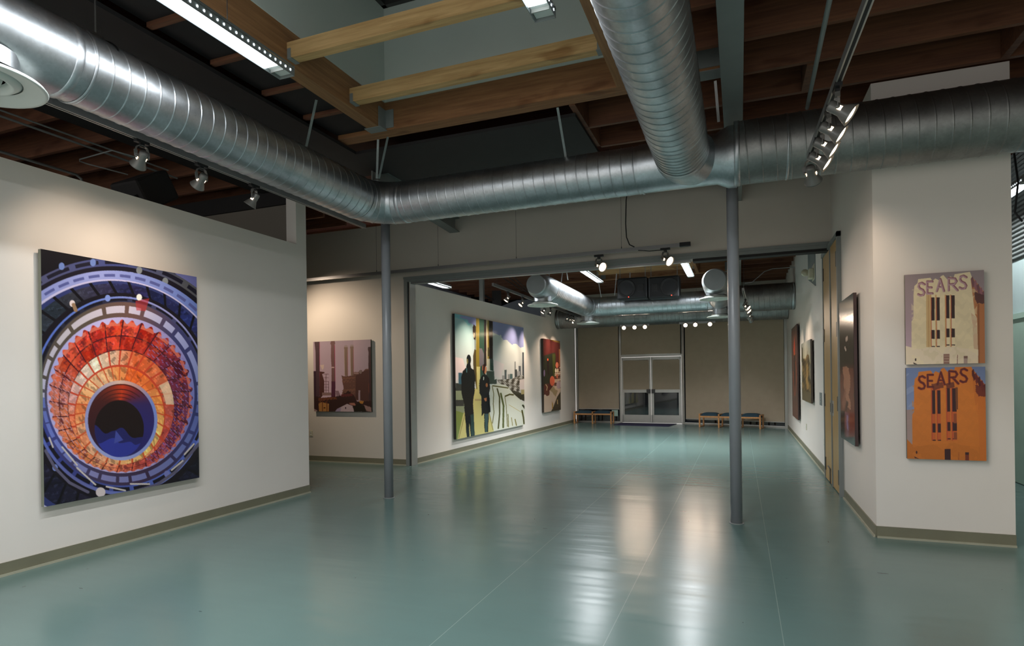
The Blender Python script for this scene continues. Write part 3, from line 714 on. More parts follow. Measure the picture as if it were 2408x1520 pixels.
for i, (yy, tg) in enumerate(((12.3, (1.2, 11.9, 1.9)), (12.75, (1.2, 12.4, 1.8)), (13.2, (1.2, 13.6, 1.7)), (13.8, (1.2, 14.6, 1.8)), (14.4, (1.2, 15.4, 1.8)))):
    spot((0.07+(yy-11.3)*0.046, yy, 2.99-(yy-11.3)*0.032), tg, ('topmost and brightest', 'second from top, bright', 'middle', 'fourth from top', 'lowest')[i]+' of the spotlight column right of the right pillar', G5, (0.8, 0.8, 0.8, 0.8, 0.8)[i], 62)
track((-3.18, 17.0, 2.955), (-2.36, 17.0, 2.955), 'short track with three dazzling spotlights left of centre under the far duct', (0.5,), ztop=4.16)
track((-1.55, 17.0, 2.955), (-0.60, 17.0, 2.955), 'short track with three dazzling spotlights right of centre under the far duct', (0.5,), ztop=4.16)
G6 = 'spotlights facing the camera at the far end'
for x, lab in ((-3.07, 'left dazzling spotlight of the left far trio facing the camera'), (-2.77, 'middle dazzling spotlight of the left far trio facing the camera'), (-2.48, 'right dazzling spotlight of the left far trio facing the camera'),
               (-1.38, 'left dazzling spotlight of the right far trio facing the camera'), (-1.12, 'middle dazzling spotlight of the right far trio facing the camera'), (-0.74, 'right dazzling spotlight of the right far trio facing the camera')):
    spot((x, 17.0, 2.955), (x*0.25-0.1, 2.5, 1.5), lab, G6, 0.4, 50, trackdir='x', drop=-0.07)

# ================================================================= SMALL FITTINGS
def speaker_box(x, y, z, w, d, h, label, flip):
    t = root_at('loudspeaker', label, 'loudspeaker', (x, y, z), 'pair of hanging loudspeakers')
    MB().box(-w/2, w/2, 0, d, -h/2, h/2).build('cabinet', 'plastic', t, bevel=0.04)
    s = -1 if flip else 1
    MB().lathe([(h*0.40, 0.0), (h*0.42, -0.012), (h*0.38, -0.014), (h*0.30, 0.004), (h*0.1, 0.012), (0.0, 0.008)], (-s*w*0.18, -0.004, 0), 'y', 40).build('woofer', 'black', t)
    MB().box(s*w*0.28-0.07, s*w*0.28+0.07, -0.012, 0.001, -0.09, 0.09).build('horn', 'black', t, bevel=0.006)
    MB().lathe([(0.012, -0.014), (0.0, -0.015)], (-s*w*0.18+0.05, -0.004, -h*0.41), 'y', 10).build('indicator', 'led_red', t)
    for xx in (-w*0.42, w*0.42):
        m = MB()
        for k in range(11):
            zz = h/2+k*0.028; m.tube([(xx+0.012*math.cos(q)*(k % 2), 0.1+0.012*math.cos(q)*((k+1) % 2), zz+0.014+0.018*math.sin(q)) for q in [2*PI*i/8 for i in range(9)]], 0.0035, 5, False)
        m.build('chain', 'steel', t)
speaker_box(-2.42, 14.55, 3.65, 0.73, 0.36, 0.52, 'left black loudspeaker hanging before the back room duct', False)
speaker_box(-1.67, 14.55, 3.63, 0.73, 0.36, 0.52, 'right black loudspeaker hanging before the back room duct', True)
# dark speaker behind the left wall opening
t = root_at('loudspeaker', 'black tilted loudspeaker lying behind the opening over the left wall', 'loudspeaker', (-6.0, 4.62, 3.58))
mt = Matrix.Rotation(0.55, 4, 'X')
MB().box(-0.20, 0.2, -0.22, 0.22, -0.16, 0.16, mt).build('cabinet', 'black', t, bevel=0.03)
o = MB().lathe([(0.13, 0.0), (0.14, 0.012), (0.11, 0.014), (0.05, 0.002), (0, 0.002)], (0, 0, 0), 'y', 28).build('woofer', 'plastic', t); o.rotation_euler = (0.55, 0, PI); o.location = mt @ Vector((0.0, -0.22, 0.0))
tag(MB().box(-6.16, -5.84, 4.38, 4.86, 3.31, 3.34).build('speaker_shelf', 'black') , 'black ledge carrying the tilted loudspeaker behind the left wall', 'shelf')
MB().box(-6.1, -5.9, 4.5, 4.7, 3.27, 3.31).build('bracket', 'black', bpy.data.objects['speaker_shelf'])
MB().box(-6.06, -5.94, 4.56, 4.68, 0.0, 3.31).build('leg', 'black', bpy.data.objects['speaker_shelf'])
tag(MB().tube([(-6.3, -2, 3.98), (-6.34, 5.3, 3.98)], 0.012, 8).build('conduit_pipe', 'steel'), 'upper thin conduit crossing the joists behind the left wall opening', 'pipe')
tag(MB().tube([(-6.12, -2, 3.95), (-6.12, 5.0, 3.95)], 0.009, 8).build('conduit_pipe', 'steel'), 'thin conduit nearest the duct behind the left wall opening', 'pipe')
tag(MB().tube([(-7.32, -2, 4.0), (-7.36, 4.78, 4.0), (-7.36, 4.84, 3.97), (-7.36, 4.86, 3.90)], 0.016, 8).build('conduit_pipe', 'steel'), 'pale conduit ending in a downward bend above the left wall', 'pipe')
tag(MB().tube([(-6.1, 4.5, 3.74), (-6.28, 4.2, 3.78), (-6.33, 4.15, 3.80), (-6.28, 4.12, 3.80), (-5.75, 4.08, 3.80), (-5.7, 4.3, 3.8)], 0.007, 6).build('speaker_cable', 'steel'), 'loose grey cable looping beside the tilted black loudspeaker', 'cable')
t = root_at('loudspeaker', 'black angled loudspeaker on the grey post behind the back left wall', 'loudspeaker', (-5.72, 13.75, 3.46))
MB().prism([(-0.05, 0.0), (0.16, 0.10), (0.02, 0.42), (-0.05, 0.42)], 2, -0.20, 0.24).build('cabinet', 'plastic', t)
MB().bar((-0.14, -0.40, 0.1), (0.0, 0.05, 0.0), 0.03, 0.03).build('wall_bracket', 'black', t)
# wires over the back left wall
for i, (dx, lab) in enumerate(((0.0, 'first dark cable sagging under the joists over the back left wall'), (0.25, 'second dark cable sagging under the joists over the back left wall'), (0.45, 'third dark cable sagging beside the capped duct'))):
    pts = [(-5.9+dx, 10.5+0.2*i, 4.05), (-5.5+dx, 11.6, 3.98), (-5.2+dx*0.7, 12.8, 3.9), (-5.0+dx*0.5, 13.9, 3.66-0.05*i), (-4.95+dx*0.4, 14.6, 3.72), (-4.9, 15.2, 4.10)]
    tag(MB().tube(pts, 0.009, 6).build('cable', 'plastic'), lab, 'cable')
tag(MB().tube([(0.12, 12.1, 3.9), (0.35, 12.6, 4.05), (0.62, 13.0, 4.13)], 0.014, 6).build('diagonal_brace', 'steel'), 'thin diagonal brace beside the end-on track in the back room', 'brace')
tag(MB().tube([(0.13, 14.7, 3.62), (0.28, 14.7, 3.62), (0.55, 14.7, 3.85), (0.72, 14.7, 3.9), (1.18, 14.7, 3.9)], 0.010, 6).build('conduit_pipe', 'track'), 'bent thin conduit running to the right wall above the back room duct', 'pipe')
# emergency light
p = pix(1917, 648, 0, 1.19)
t = root_at('emergency_light', 'boxy off-white emergency light high on the right wall of the back room', 'emergency light', (1.18, 11.1, 3.20))
MB().box(-0.015, 0.012, -0.16, 0.16, -0.13, 0.13).build('back_plate', 'yellowplastic', t, bevel=0.005)
MB().box(-0.09, -0.015, -0.10, 0.12, -0.10, 0.06).build('battery_case', 'yellowplastic', t, bevel=0.012)
MB().lathe([(0.0, 0.0), (0.05, 0.005), (0.062, 0.05), (0.04, 0.075), (0.0, 0.08)], (-0.13, 0.05, 0.02), 'y', 24).build('lamp_head', 'yellowplastic', t)
struct(MB().prism([(10.9, 3.85), (11.95, 3.85), (11.95, 3.2), (10.9, 2.95)], 0, 1.17, 1.192).build('trim_5', 'steel'))
# switches and outlets
def plate(x, y, z, label, cat, w=0.08, h=0.12, mat='yellowplastic', face='x-', n=1):
    t = root_at('switch_plate' if cat == 'light switch' else 'wall_outlet', label, cat, (x, y, z))
    if face == 'x-':
        MB().box(-0.008, 0.004, -w/2, w/2, -h/2, h/2).build('plate', mat, t, bevel=0.002)
        for k in range(n): MB().box(-0.014, -0.008, -0.012, 0.012, (k-(n-1)/2)*0.045-0.012, (k-(n-1)/2)*0.045+0.012).build('switch' if cat == 'light switch' else 'socket', 'white', t)
    else:
        MB().box(-w/2, w/2, -0.008, 0.004, -h/2, h/2).build('plate', mat, t, bevel=0.002)
        for k in range(n): MB().box(-0.012, 0.012, -0.014, -0.008, (k-(n-1)/2)*0.045-0.012, (k-(n-1)/2)*0.045+0.012).build('socket', 'white', t)
plate(1.183, 10.42, 1.11, 'metal switch plate on the right wall left of the tall wooden doors', 'light switch', 0.30, 0.20, 'steel', n=3)
plate(1.195, 12.8, 0.48, 'white outlet low on the right wall below the small landscape picture', 'outlet')
plate(1.175, 10.0, 0.44, 'narrow outlet low on the wall beside the tall wooden doors', 'outlet', 0.10, 0.17)
plate(-7.5, W2-0.002, 0.52, 'small outlet at the left end of the middle wall below the smokestack picture', 'outlet', 0.07, 0.11, face='y-', n=2)

# ================================================================= TALL WOODEN DOORS (right wall)
def rw(y): return RX0+(y-RY0)*(1.235-RX0)/(18.3-RY0)
def leaf(y0, y1, hinge_at, idx):
    d = struct(MB().add([(rw(y0)-0.035, y0, 0.015), (rw(y1)-0.035, y1, 0.015), (rw(y1)+0.005, y1, 0.015), (rw(y0)+0.005, y0, 0.015), (rw(y0)-0.035, y0, 3.17), (rw(y1)-0.035, y1, 3.17), (rw(y1)+0.005, y1, 3.17), (rw(y0)+0.005, y0, 3.17)],
        [(0, 1, 5, 4), (1, 2, 6, 5), (2, 3, 7, 6), (3, 0, 4, 7), (4, 5, 6, 7), (0, 3, 2, 1)]).build('door_%d' % idx, 'door'))
    for zz in (0.22, 1.13, 2.05, 2.92):
        xx = rw(hinge_at)-0.038
        MB().box(xx-0.008, xx+0.004, hinge_at-0.035, hinge_at+0.035, zz-0.09, zz+0.09).build('hinge', 'frame_dark', d)
    return d
d1 = leaf(8.25, 8.84, 8.28, 1); d2 = leaf(8.88, 9.62, 9.60, 2)
for d, yy in ((d1, 8.76), (d2, 8.98)):
    xx = rw(yy)-0.036
    MB().box(xx-0.004, xx+0.001, yy-0.045, yy+0.045, 0.95, 1.15).build('handle_plate', 'alu', d)
    MB().box(xx-0.006, xx-0.003, yy-0.022, yy+0.022, 0.99, 1.11).build('handle_recess', 'frame_dark', d)
MB().tube([(rw(9)-0.05, 9.02, 0.02), (rw(9)-0.05, 9.02, 0.22), (rw(9)-0.06, 9.10, 0.24), (rw(9)-0.06, 9.16, 0.24)], 0.008, 6).build('foot_bolt', 'frame_dark', d2)
m = MB(); m.box(rw(8.2)-0.045, rw(8.2)+0.01, 8.18, 8.245, 0, 3.24); m.box(rw(9.65)-0.045, rw(9.65)+0.01, 9.63, 9.68, 0, 3.2); m.box(rw(8.86)-0.048, rw(8.86)-0.03, 8.845, 8.875, 0.01, 3.18)
m.box(rw(8.2)-0.045, rw(8.2)+0.01, 8.18, 9.68, 3.175, 3.235)
struct(m.build('trim_6', 'steel'))

# ================================================================= FAR SHOPFRONT
m = MB()
for a, b in ((-5.13, -5.06), (-3.66, -3.60), (-1.70, -1.62), (1.16, 1.23)): far_piece(m, a, b, 0, 3.2, -0.03, 0.1)
far_piece(m, -5.1, -3.6, 0.0, 0.05, -0.02, 0.08); far_piece(m, -1.66, 1.2, 0, 0.045, -0.02, 0.08); far_piece(m, -3.62, -1.66, 2.13, 2.19, -0.03, 0.1)
struct(m.build('trim_7', 'alu'))
for i, (a, b, z1) in enumerate(((-5.06, -3.66, 3.2), (-1.62, 1.17, 3.2), (-3.6, -1.7, 3.2))):
    m = MB(); far_piece(m, a, b, 0.05 if i < 2 else 2.19, z1, 0.05, 0.02)
    struct(m.build('window_%d' % (i+3), 'glass'))
def blind(x0, x1, z0, z1, label, off=-0.045):
    y = (FL(x0)+FL(x1-1e-4))/2
    t = root_at('roller_blind', label, 'roller blind', ((x0+x1)/2, y, z0), 'beige roller blinds of the far shopfront')
    m = MB(); far_piece(m, x0, x1, z0, z1, off, 0.006); keep(t, m.build('cloth', 'shade'))
    m = MB(); far_piece(m, x0, x1, z0-0.012, z0+0.012, off-0.005, 0.016); keep(t, m.build('bottom_bar', 'alu'))
blind(-5.04, -3.68, 0.45, 3.2, 'beige roller blind lowered above the left bench on the far wall')
blind(-3.58, -1.72, 2.20, 3.2, 'short beige blind above the glass entrance doors', -0.075)
blind(-1.58, 1.15, 0.17, 3.2, 'widest beige roller blind right of the entrance doors')
# entrance doors
for i, (x0, x1, lab) in enumerate(((-3.59, -2.655, 'left'), (-2.645, -1.71, 'right'))):
    m = MB()
    far_piece(m, x0, x0+0.085, 0.02, 2.12, -0.015, 0.045); far_piece(m, x1-0.085, x1, 0.02, 2.12, -0.015, 0.045)
    far_piece(m, x0, x1, 0.02, 0.27, -0.015, 0.045); far_piece(m, x0, x1, 2.03, 2.12, -0.015, 0.045)
    d = struct(m.build('door_%d' % (i+3), 'alu'))
    m = MB(); far_piece(m, x0+0.08, x1-0.08, 0.27, 2.03, 0.012, 0.01); m.build('glass_pane', 'glass', d)
    m = MB(); far_piece(m, x0+0.03, x1-0.03, 0.985, 1.06, -0.06, 0.03); m.build('push_bar', 'alu', d)
    m = MB(); a = x0+0.01 if i == 1 else x1-0.13; far_piece(m, a, a+0.12, 0.96, 1.09, -0.075, 0.05); m.build('latch_case', 'frame_dark', d)
    blind(x0+0.05, x1-0.05, 1.07, 2.02, 'beige blind covering the upper glass of the %s entrance door' % lab, -0.028)
m = MB(); far_piece(m, -3.72, -3.70+0.0, 0, 0.01)
mt_ = tag(MB().add([(-3.70, 18.42, 0.001), (-2.0, 18.2, 0.001), (-1.86, 19.16, 0.001), (-3.62, 19.28, 0.001), (-3.70, 18.42, 0.014), (-2.0, 18.2, 0.014), (-1.86, 19.16, 0.014), (-3.62, 19.28, 0.014)],
     [(0, 3, 2, 1), (4, 5, 6, 7), (0, 1, 5, 4), (1, 2, 6, 5), (2, 3, 7, 6), (3, 0, 4, 7)]).build('door_mat', 'mat'), 'dark navy mat on the floor before the entrance doors', 'mat')
# benches
def bench(x0, y0, x1, y1, n, label, sw=None):
    p0, p1 = Vector((x0, y0, 0)), Vector((x1, y1, 0)); d = (p1-p0); L = d.length; ang = math.atan2(d.y, d.x)
    t = root_at('bench', label, 'bench', p0, 'upholstered benches at the far wall'); t.rotation_euler = (0, 0, ang)
    D = 0.44; H = 0.36; wd = L/n
    m = MB()
    m.box(0.02, L-0.02, 0.0, 0.03, H-0.075, H-0.03); m.box(0.02, L-0.02, D-0.03, D, H-0.075, H-0.03)
    m.build('seat_rail', 'bench', t, bevel=0.004)
    for k in range(n):
        m = MB(); nx, ny = 12, 8
        vs = []
        for j in range(ny+1):
            for i in range(nx+1):
                u, v = i/nx, j/ny; e = (1-abs(2*u-1)**4)*(1-abs(2*v-1)**4)
                vs.append((k*wd+0.035+u*(wd-0.07), 0.015+v*(D-0.03), H-0.03+0.095*e**0.5))
        nb = len(vs); fs = [(j*(nx+1)+i, j*(nx+1)+i+1, (j+1)*(nx+1)+i+1, (j+1)*(nx+1)+i) for j in range(ny) for i in range(nx)]
        m.add(vs, fs, True); m.box(k*wd+0.035, k*wd+wd-0.035, 0.015, D-0.015, H-0.06, H-0.028)
        m.build('cushion', 'cushion', t)
    for k in range(n+1):
        xx = min(max(k*wd, 0.02), L-0.02)
        for yy in (0.02, D-0.02): MB().box(xx-0.02, xx+0.02, yy-0.02, yy+0.02, 0.0, H+0.015).build('leg', 'bench', t, bevel=0.004)
        m = MB().box(xx-0.018, xx+0.018, 0.02, D-0.02, 0.0, 0.03); m.box(xx-0.02, xx+0.02, 0.0, D, H+0.0, H+0.03)
        m.build('side_rail', 'bench', t, bevel=0.003)
bench(-5.07, 18.80, -3.83, 18.80, 2, 'short two-seat oak bench with dark cushions left of the entrance doors')
bench(-1.14, 18.18, 0.52, 17.80, 3, 'three-seat oak bench with dark cushions behind the right pillar')
tag(MB().box(-3.92, -3.72, 19.3, 19.32, 0.22, 0.42).build('leaflet_rack', 'mint'), 'small teal panel behind the glass beside the left bench', 'sign')

# ================================================================= HALLWAY DOOR (right edge)
d = struct(MB().box(3.46, 3.50, 9.2, 10.22, 0.01, 2.2).build('door_5', 'mint'))
MB().lathe([(0.0, 0.0), (0.03, 0.002), (0.03, 0.012), (0.012, 0.016), (0.012, 0.06)], (3.455, 10.0, 1.02), 'x', 20, mtx=Matrix.Rotation(PI, 4, 'Z')).build('handle_rose', 'chrome', d)
MB().tube([(3.40, 10.0, 1.02), (3.40, 9.86, 1.02)], 0.009, 8).build('handle_lever', 'chrome', d)
m = MB(); m.box(3.44, 3.50, 10.22, 10.29, 0, 2.27); m.box(3.44, 3.50, 9.13, 9.2, 0, 2.27); m.box(3.44, 3.50, 9.13, 10.29, 2.2, 2.27); struct(m.build('trim_8', 'mint'))
tag(MB().tube([(2.62, 7.4, 4.449), (2.60, 7.4, 3.7), (2.63, 7.4, 3.4), (2.60, 7.4, 3.1), (2.66, 7.4, 3.0)], 0.010, 8).build('cable', 'plastic'), 'black cable hanging in the hallway gap at the right edge', 'cable')
# ================================================================= PICTURES
def homog(src, dst):
    A = []; B = []
    for (x, y), (u, v) in zip(src, dst):
        A += [[x, y, 1, 0, 0, 0, -u*x, -u*y], [0, 0, 0, x, y, 1, -v*x, -v*y]]; B += [u, v]
    h = np.linalg.solve(np.array(A, float), np.array(B, float)); return np.append(h, 1).reshape(3, 3)
class Art:
    """colour field over a picture's face, sketched in study coordinates that map onto the unit square"""
    def __init__(s, W, H, quad, bg, ss=2):
        s.W, s.H, s.ss = W, H, ss
        u = (np.arange(W*ss)+0.5)/(W*ss); v = (np.arange(H*ss)+0.5)/(H*ss)
        U, V = np.meshgrid(u, v)
        h = homog([(0, 0), (1, 0), (1, 1), (0, 1)], quad); w_ = h[2, 0]*U+h[2, 1]*V+h[2, 2]
        s.X = (h[0, 0]*U+h[0, 1]*V+h[0, 2])/w_; s.Y = (h[1, 0]*U+h[1, 1]*V+h[1, 2])/w_
        s.C = np.zeros(s.X.shape+(3,)); s.C[:] = bg; s.rng = np.random.RandomState(3)
    def wob(s, amp, freq, seed=0):
        r = np.random.RandomState(seed); o = np.zeros_like(s.X)
        for k in range(5):
            a, b, p = r.uniform(-1, 1), r.uniform(-1, 1), r.uniform(0, 6.28); o += np.sin((a*s.X+b*s.Y)*freq*(1+k*0.7)+p)/(1+k*0.5)
        return o*amp*0.5
    def put(s, mask, col, a=1.0):
        col = np.array(col, float)
        if col.ndim == 1: s.C[mask] = s.C[mask]*(1-a)+col*a
        else: s.C[mask] = s.C[mask]*(1-a)+col[mask]*a
    def pm(s, pts, rough=0.0, seed=0):
        X, Y = s.X, s.Y
        if rough: X = X+s.wob(rough, 0.12, seed); Y = Y+s.wob(rough, 0.12, seed+9)
        ins = np.zeros(X.shape, bool); n = len(pts)
        for i in range(n):
            (x1, y1), (x2, y2) = pts[i], pts[(i+1) % n]
            if y1 == y2: continue
            c = ((y1 > Y) != (y2 > Y)) & (X < (x2-x1)*(Y-y1)/(y2-y1)+x1); ins ^= c
        return ins
    def poly(s, pts, col, a=1.0, rough=0.0, seed=0): s.put(s.pm(pts, rough, seed), col, a)
    def rect(s, x0, y0, x1, y1, col, a=1.0, rough=0.0): s.poly([(x0, y0), (x1, y0), (x1, y1), (x0, y1)], col, a, rough)
    def ell(s, cx, cy, rx, ry, col, a=1.0, rot=0.0):
        c, n = math.cos(rot), math.sin(rot); dx, dy = s.X-cx, s.Y-cy
        s.put(((dx*c+dy*n)/rx)**2+((-dx*n+dy*c)/ry)**2 < 1, col, a)
    def line(s, pts, w, col, a=1.0):
        m = np.zeros(s.X.shape, bool)
        for (x1, y1), (x2, y2) in zip(pts, pts[1:]):
            dx, dy = x2-x1, y2-y1; t = np.clip(((s.X-x1)*dx+(s.Y-y1)*dy)/(dx*dx+dy*dy+1e-9), 0, 1)
            m |= (s.X-x1-t*dx)**2+(s.Y-y1-t*dy)**2 < (w/2)**2
        s.put(m, col, a)
    def grad(s, mask, axis, lo, hi, c0, c1, a=1.0):
        t = np.clip(((s.X if axis == 0 else s.Y)-lo)/(hi-lo), 0, 1)[..., None]
        s.put(mask, np.array(c0)*(1-t)+np.array(c1)*t, a)
    def post(s, n):   # flat colour areas like the prints
        s.C = np.round(s.C/n)*n
    def result(s):
        c = s.C.reshape(s.H, s.ss, s.W, s.ss, 3).mean((1, 3)); return np.clip(c, 0, 255)
def picture(name, label, origin, ux, wd, ht, art, depth, gloss, edge_col, group=None, gap=0.03, dull=1.0):
    """origin = top-left front corner, ux = unit vector left to right as seen; faces the room"""
    ux = Vector(ux).normalized(); up = Vector((0, 0, 1)); nrm = ux.cross(up)   # out of the wall toward the room
    cen = Vector(origin)+ux*wd/2-up*ht/2
    t = thing(name, label, 'picture', cen, group)
    img = art.result()
    H, W = img.shape[:2]
    lin = np.where(img/255 <= 0.04045, img/255/12.92, ((img/255+0.055)/1.055)**2.4)*dull
    # grid of faces, one colour per vertex
    jj, ii = np.mgrid[0:H, 0:W]
    uu = ii/(W-1)-0.5; vv = 0.5-jj/(H-1)
    P = np.zeros((H, W, 3)); e = 0.001
    for k in range(3): P[..., k] = ux[k]*uu*wd+up[k]*vv*ht+nrm[k]*e
    idx = np.arange(H*W).reshape(H, W)
    f = np.stack([idx[:-1, :-1], idx[1:, :-1], idx[1:, 1:], idx[:-1, 1:]], -1).reshape(-1, 4)
    me = bpy.data.meshes.new('printed_face'); nv, nf = H*W, len(f)
    me.vertices.add(nv); me.vertices.foreach_set('co', P.reshape(-1).astype(np.float32))
    me.loops.add(nf*4); me.loops.foreach_set('vertex_index', f.reshape(-1).astype(np.int32))
    me.polygons.add(nf); me.polygons.foreach_set('loop_start', (np.arange(nf)*4).astype(np.int32)); me.polygons.foreach_set('loop_total', np.full(nf, 4, np.int32))
    me.update(calc_edges=True)
    ca = me.color_attributes.new('print', 'FLOAT_COLOR', 'POINT')
    ca.data.foreach_set('color', np.concatenate([lin, np.ones((H, W, 1))], -1).reshape(-1).astype(np.float32))
    m, nt, b = new_mat('printed_surface'); vc = nd(nt, 'ShaderNodeVertexColor', layer_name='print'); nt.links.new(vc.outputs[0], b.inputs['Base Color'])
    b.inputs['Roughness'].default_value = gloss
    if gloss < 0.3: bump(nt, b, noise(nt, 45, 3), 0.10, 0.002)
    me.materials.append(m); o = bpy.data.objects.new('printed_face', me); C.objects.link(o); o.parent = t
    bx = MB(); vs = []
    for zz in (-depth, 0):
        for a, c in ((-1, -1), (1, -1), (1, 1), (-1, 1)): vs.append(ux*a*wd/2+up*c*ht/2+nrm*zz)
    bx.add(vs, [(0, 1, 2, 3), (4, 7, 6, 5), (0, 4, 5, 1), (1, 5, 6, 2), (2, 6, 7, 3), (3, 7, 4, 0)])
    bx.build('panel', plain('panel_edge', edge_col, 0.5), t)
    bx = MB(); vs = []
    for zz in (-depth-gap, -depth):
        for a, c in ((-1, -1), (1, -1), (1, 1), (-1, 1)): vs.append(ux*a*wd*0.4+up*c*ht*0.4+nrm*zz)
    bx.add(vs, [(0, 1, 2, 3), (4, 7, 6, 5), (0, 4, 5, 1), (1, 5, 6, 2), (2, 6, 7, 3), (3, 7, 4, 0)])
    bx.build('hanging_frame', 'black', t)
    return t

# ---- round machine picture on the left wall (study quad 1036 x 1520)
def art_round():
    a = Art(330, 470, [(70, 62), (915, 215), (930, 1290), (92, 1453)], (20, 18, 26))
    K = [(498, 1030, 133, 152), (508, 985, 187, 205), (500, 960, 240, 262), (508, 915, 285, 305), (505, 850, 398, 418), (510, 842, 445, 492), (505, 852, 478, 532), (450, 900, 655, 672), (450, 893, 700, 712), (450, 890, 765, 775)]
    D = [np.sqrt(((a.X-cx)/rx)**2+((a.Y-cy)/ry)**2) for cx, cy, rx, ry in K]
    ang = np.arctan2(-(a.Y-900), a.X-500); deg = np.degrees(ang) % 360
    r = np.random.RandomState(5)
    def radial(stops):
        ds = [p for p, c in stops]+[stops[0][0]+360]; cs = [c for p, c in stops]+[stops[0][1]]
        return np.stack([np.interp(deg, ds, [c[k] for c in cs]) for k in range(3)], -1) if stops[0][0] == 0 else None
    def ringfrac(k): return np.clip((D[k]-1)/((D[k]-1)+(1-D[k+1])+1e-6), 0, 1)
    def ringmask(k): return (D[k] >= 1) & (D[k+1] < 1)
    def cells(k, n, skew, stops, var, sepcol, sep=0.08, rows=1, seed=0, sepa=1.0):
        f = ringfrac(k); m = ringmask(k); q = deg/360*n+skew*f; ci = np.floor(q).astype(int) % n; cf = q-np.floor(q)
        ri = np.floor(f*rows).astype(int); rf = f*rows-ri
        rr = np.random.RandomState(seed); tab = rr.uniform(-1, 1, (n, rows+1)); tab2 = rr.uniform(-1, 1, (n, rows+1))
        v = tab[ci, ri]; v2 = tab2[ci, ri]
        col = radial(stops)+v[..., None]*np.array(var)+(v2*0.4)[..., None]*np.array(var)[::-1]
        # painterly blotches inside each cell
        b1 = a.wob(1, 0.10, seed+1); b2 = a.wob(1, 0.17, seed+21)
        col = col*np.where(b1+v*0.4 > 0.55, 0.74, np.where(b1+v*0.4 < -0.62, 1.16, 1.0))[..., None]
        col = col+np.where(b2 > 0.6, 1.0, 0.0)[..., None]*np.array([16, 18, 22])
        a.put(m, col)
        a.put(m & ((cf < sep) | (rf < sep*0.9)), sepcol, sepa)
        return m, f, cf, ri
    # outside: dark with blue facets at upper right
    a.put(D[9] >= 1, (18, 14, 22))
    q = deg/360*44; a.put((D[9] >= 1) & (q % 1 > 0.25) & (deg < 85) & (a.Y < 700), (34, 44, 96))
    a.poly([(790, 190), (915, 215), (915, 300)], (110, 112, 170))
    a.poly([(92, 1300), (250, 1380), (200, 1470), (92, 1470)], (48, 44, 96), 0.8); a.line([(110, 1260), (190, 1370)], 10, (60, 74, 150)); a.line([(120, 1440), (170, 1452)], 14, (150, 160, 214))
    # grey bracket ring with dark slots
    gcol = radial([(0, (70, 72, 120)), (60, (88, 88, 92)), (90, (66, 74, 130)), (130, (84, 84, 112)), (180, (76, 80, 130)), (240, (84, 78, 100)), (300, (120, 118, 132)), (340, (92, 92, 120))])
    m = (D[8] >= 1) & (D[9] < 1); a.put(m, (26, 22, 34)); f = ringfrac(8); a.put(m & (f > 0.38), gcol)
    q = deg/360*30; a.put(m & (f > 0.55) & (f < 0.85) & (q % 1 > 0.22), (26, 24, 40))
    for x, y in ((355, 138), (185, 158), (605, 180), (745, 240)): a.ell(x, y, 16, 20, (108, 130, 190) if x < 500 else (130, 136, 140))
    # lavender band
    m = (D[7] >= 1) & (D[8] < 1); a.put(m, radial([(0, (84, 104, 176)), (45, (102, 124, 196)), (100, (150, 158, 214)), (150, (134, 142, 200)), (210, (70, 74, 130)), (300, (60, 60, 100))]))
    q = deg/360*52; a.put(m & (q % 1 > 0.3) & (ringfrac(7) > 0.30) & (ringfrac(7) < 0.62), (84, 90, 150))
    # blades between
    m, f, cf, ri = cells(6, 40, -0.5, [(0, (30, 36, 88)), (50, (34, 44, 104)), (85, (32, 30, 66)), (110, (44, 48, 66)), (150, (48, 58, 74)), (190, (24, 20, 34)), (270, (40, 36, 60)), (330, (20, 18, 30))], (10, 10, 22), (14, 12, 20), 0.16, 1, 2)
    a.put(m & (f < 0.25), (22, 18, 28)); a.put(m & (f > 0.93), (196, 190, 224)); a.put(m & (f > 0.80) & (f <= 0.93) & (cf > 0.16), (50, 58, 110))
    # blue outline ring
    m = (D[5] >= 1) & (D[6] < 1); f = ringfrac(5)
    a.put(m, radial([(0, (48, 56, 118)), (60, (70, 72, 110)), (100, (40, 40, 62)), (150, (44, 44, 52)), (190, (54, 66, 150)), (240, (60, 66, 130)), (300, (90, 110, 190)), (340, (84, 104, 190))]))
    a.put(m & (f > 0.68), radial([(0, (110, 124, 200)), (60, (150, 150, 200)), (110, (96, 124, 206)), (190, (90, 110, 200)), (240, (100, 104, 160)), (300, (120, 140, 220))]))
    a.put(m & (f > 0.2) & (f < 0.62) & ((deg/360*26) % 1 > 0.2), (22, 20, 34))
    # brown ring with white rounded plates
    m = ringmask(4); f = ringfrac(4)
    a.put(m, radial([(0, (44, 52, 104)), (50, (58, 60, 110)), (80, (110, 80, 76)), (110, (92, 80, 70)), (160, (84, 76, 72)), (200, (64, 70, 140)), (250, (70, 60, 90)), (300, (60, 44, 70)), (340, (54, 60, 120))]))
    q = deg/360*26+0.3*np.floor(deg/360*13); plate = m & (q % 1 > 0.18) & (f > 0.32) & (f < 0.78)
    a.put(plate & (deg < 175), radial([(0, (120, 134, 196)), (50, (160, 164, 210)), (85, (206, 196, 214)), (130, (200, 192, 200)), (170, (184, 180, 206))]))
    a.put(plate & (deg >= 175), radial([(0, (100, 116, 190)), (180, (110, 128, 206)), (215, (130, 146, 224)), (250, (160, 160, 214)), (290, (140, 150, 214)), (330, (120, 136, 200))]), 0.75)
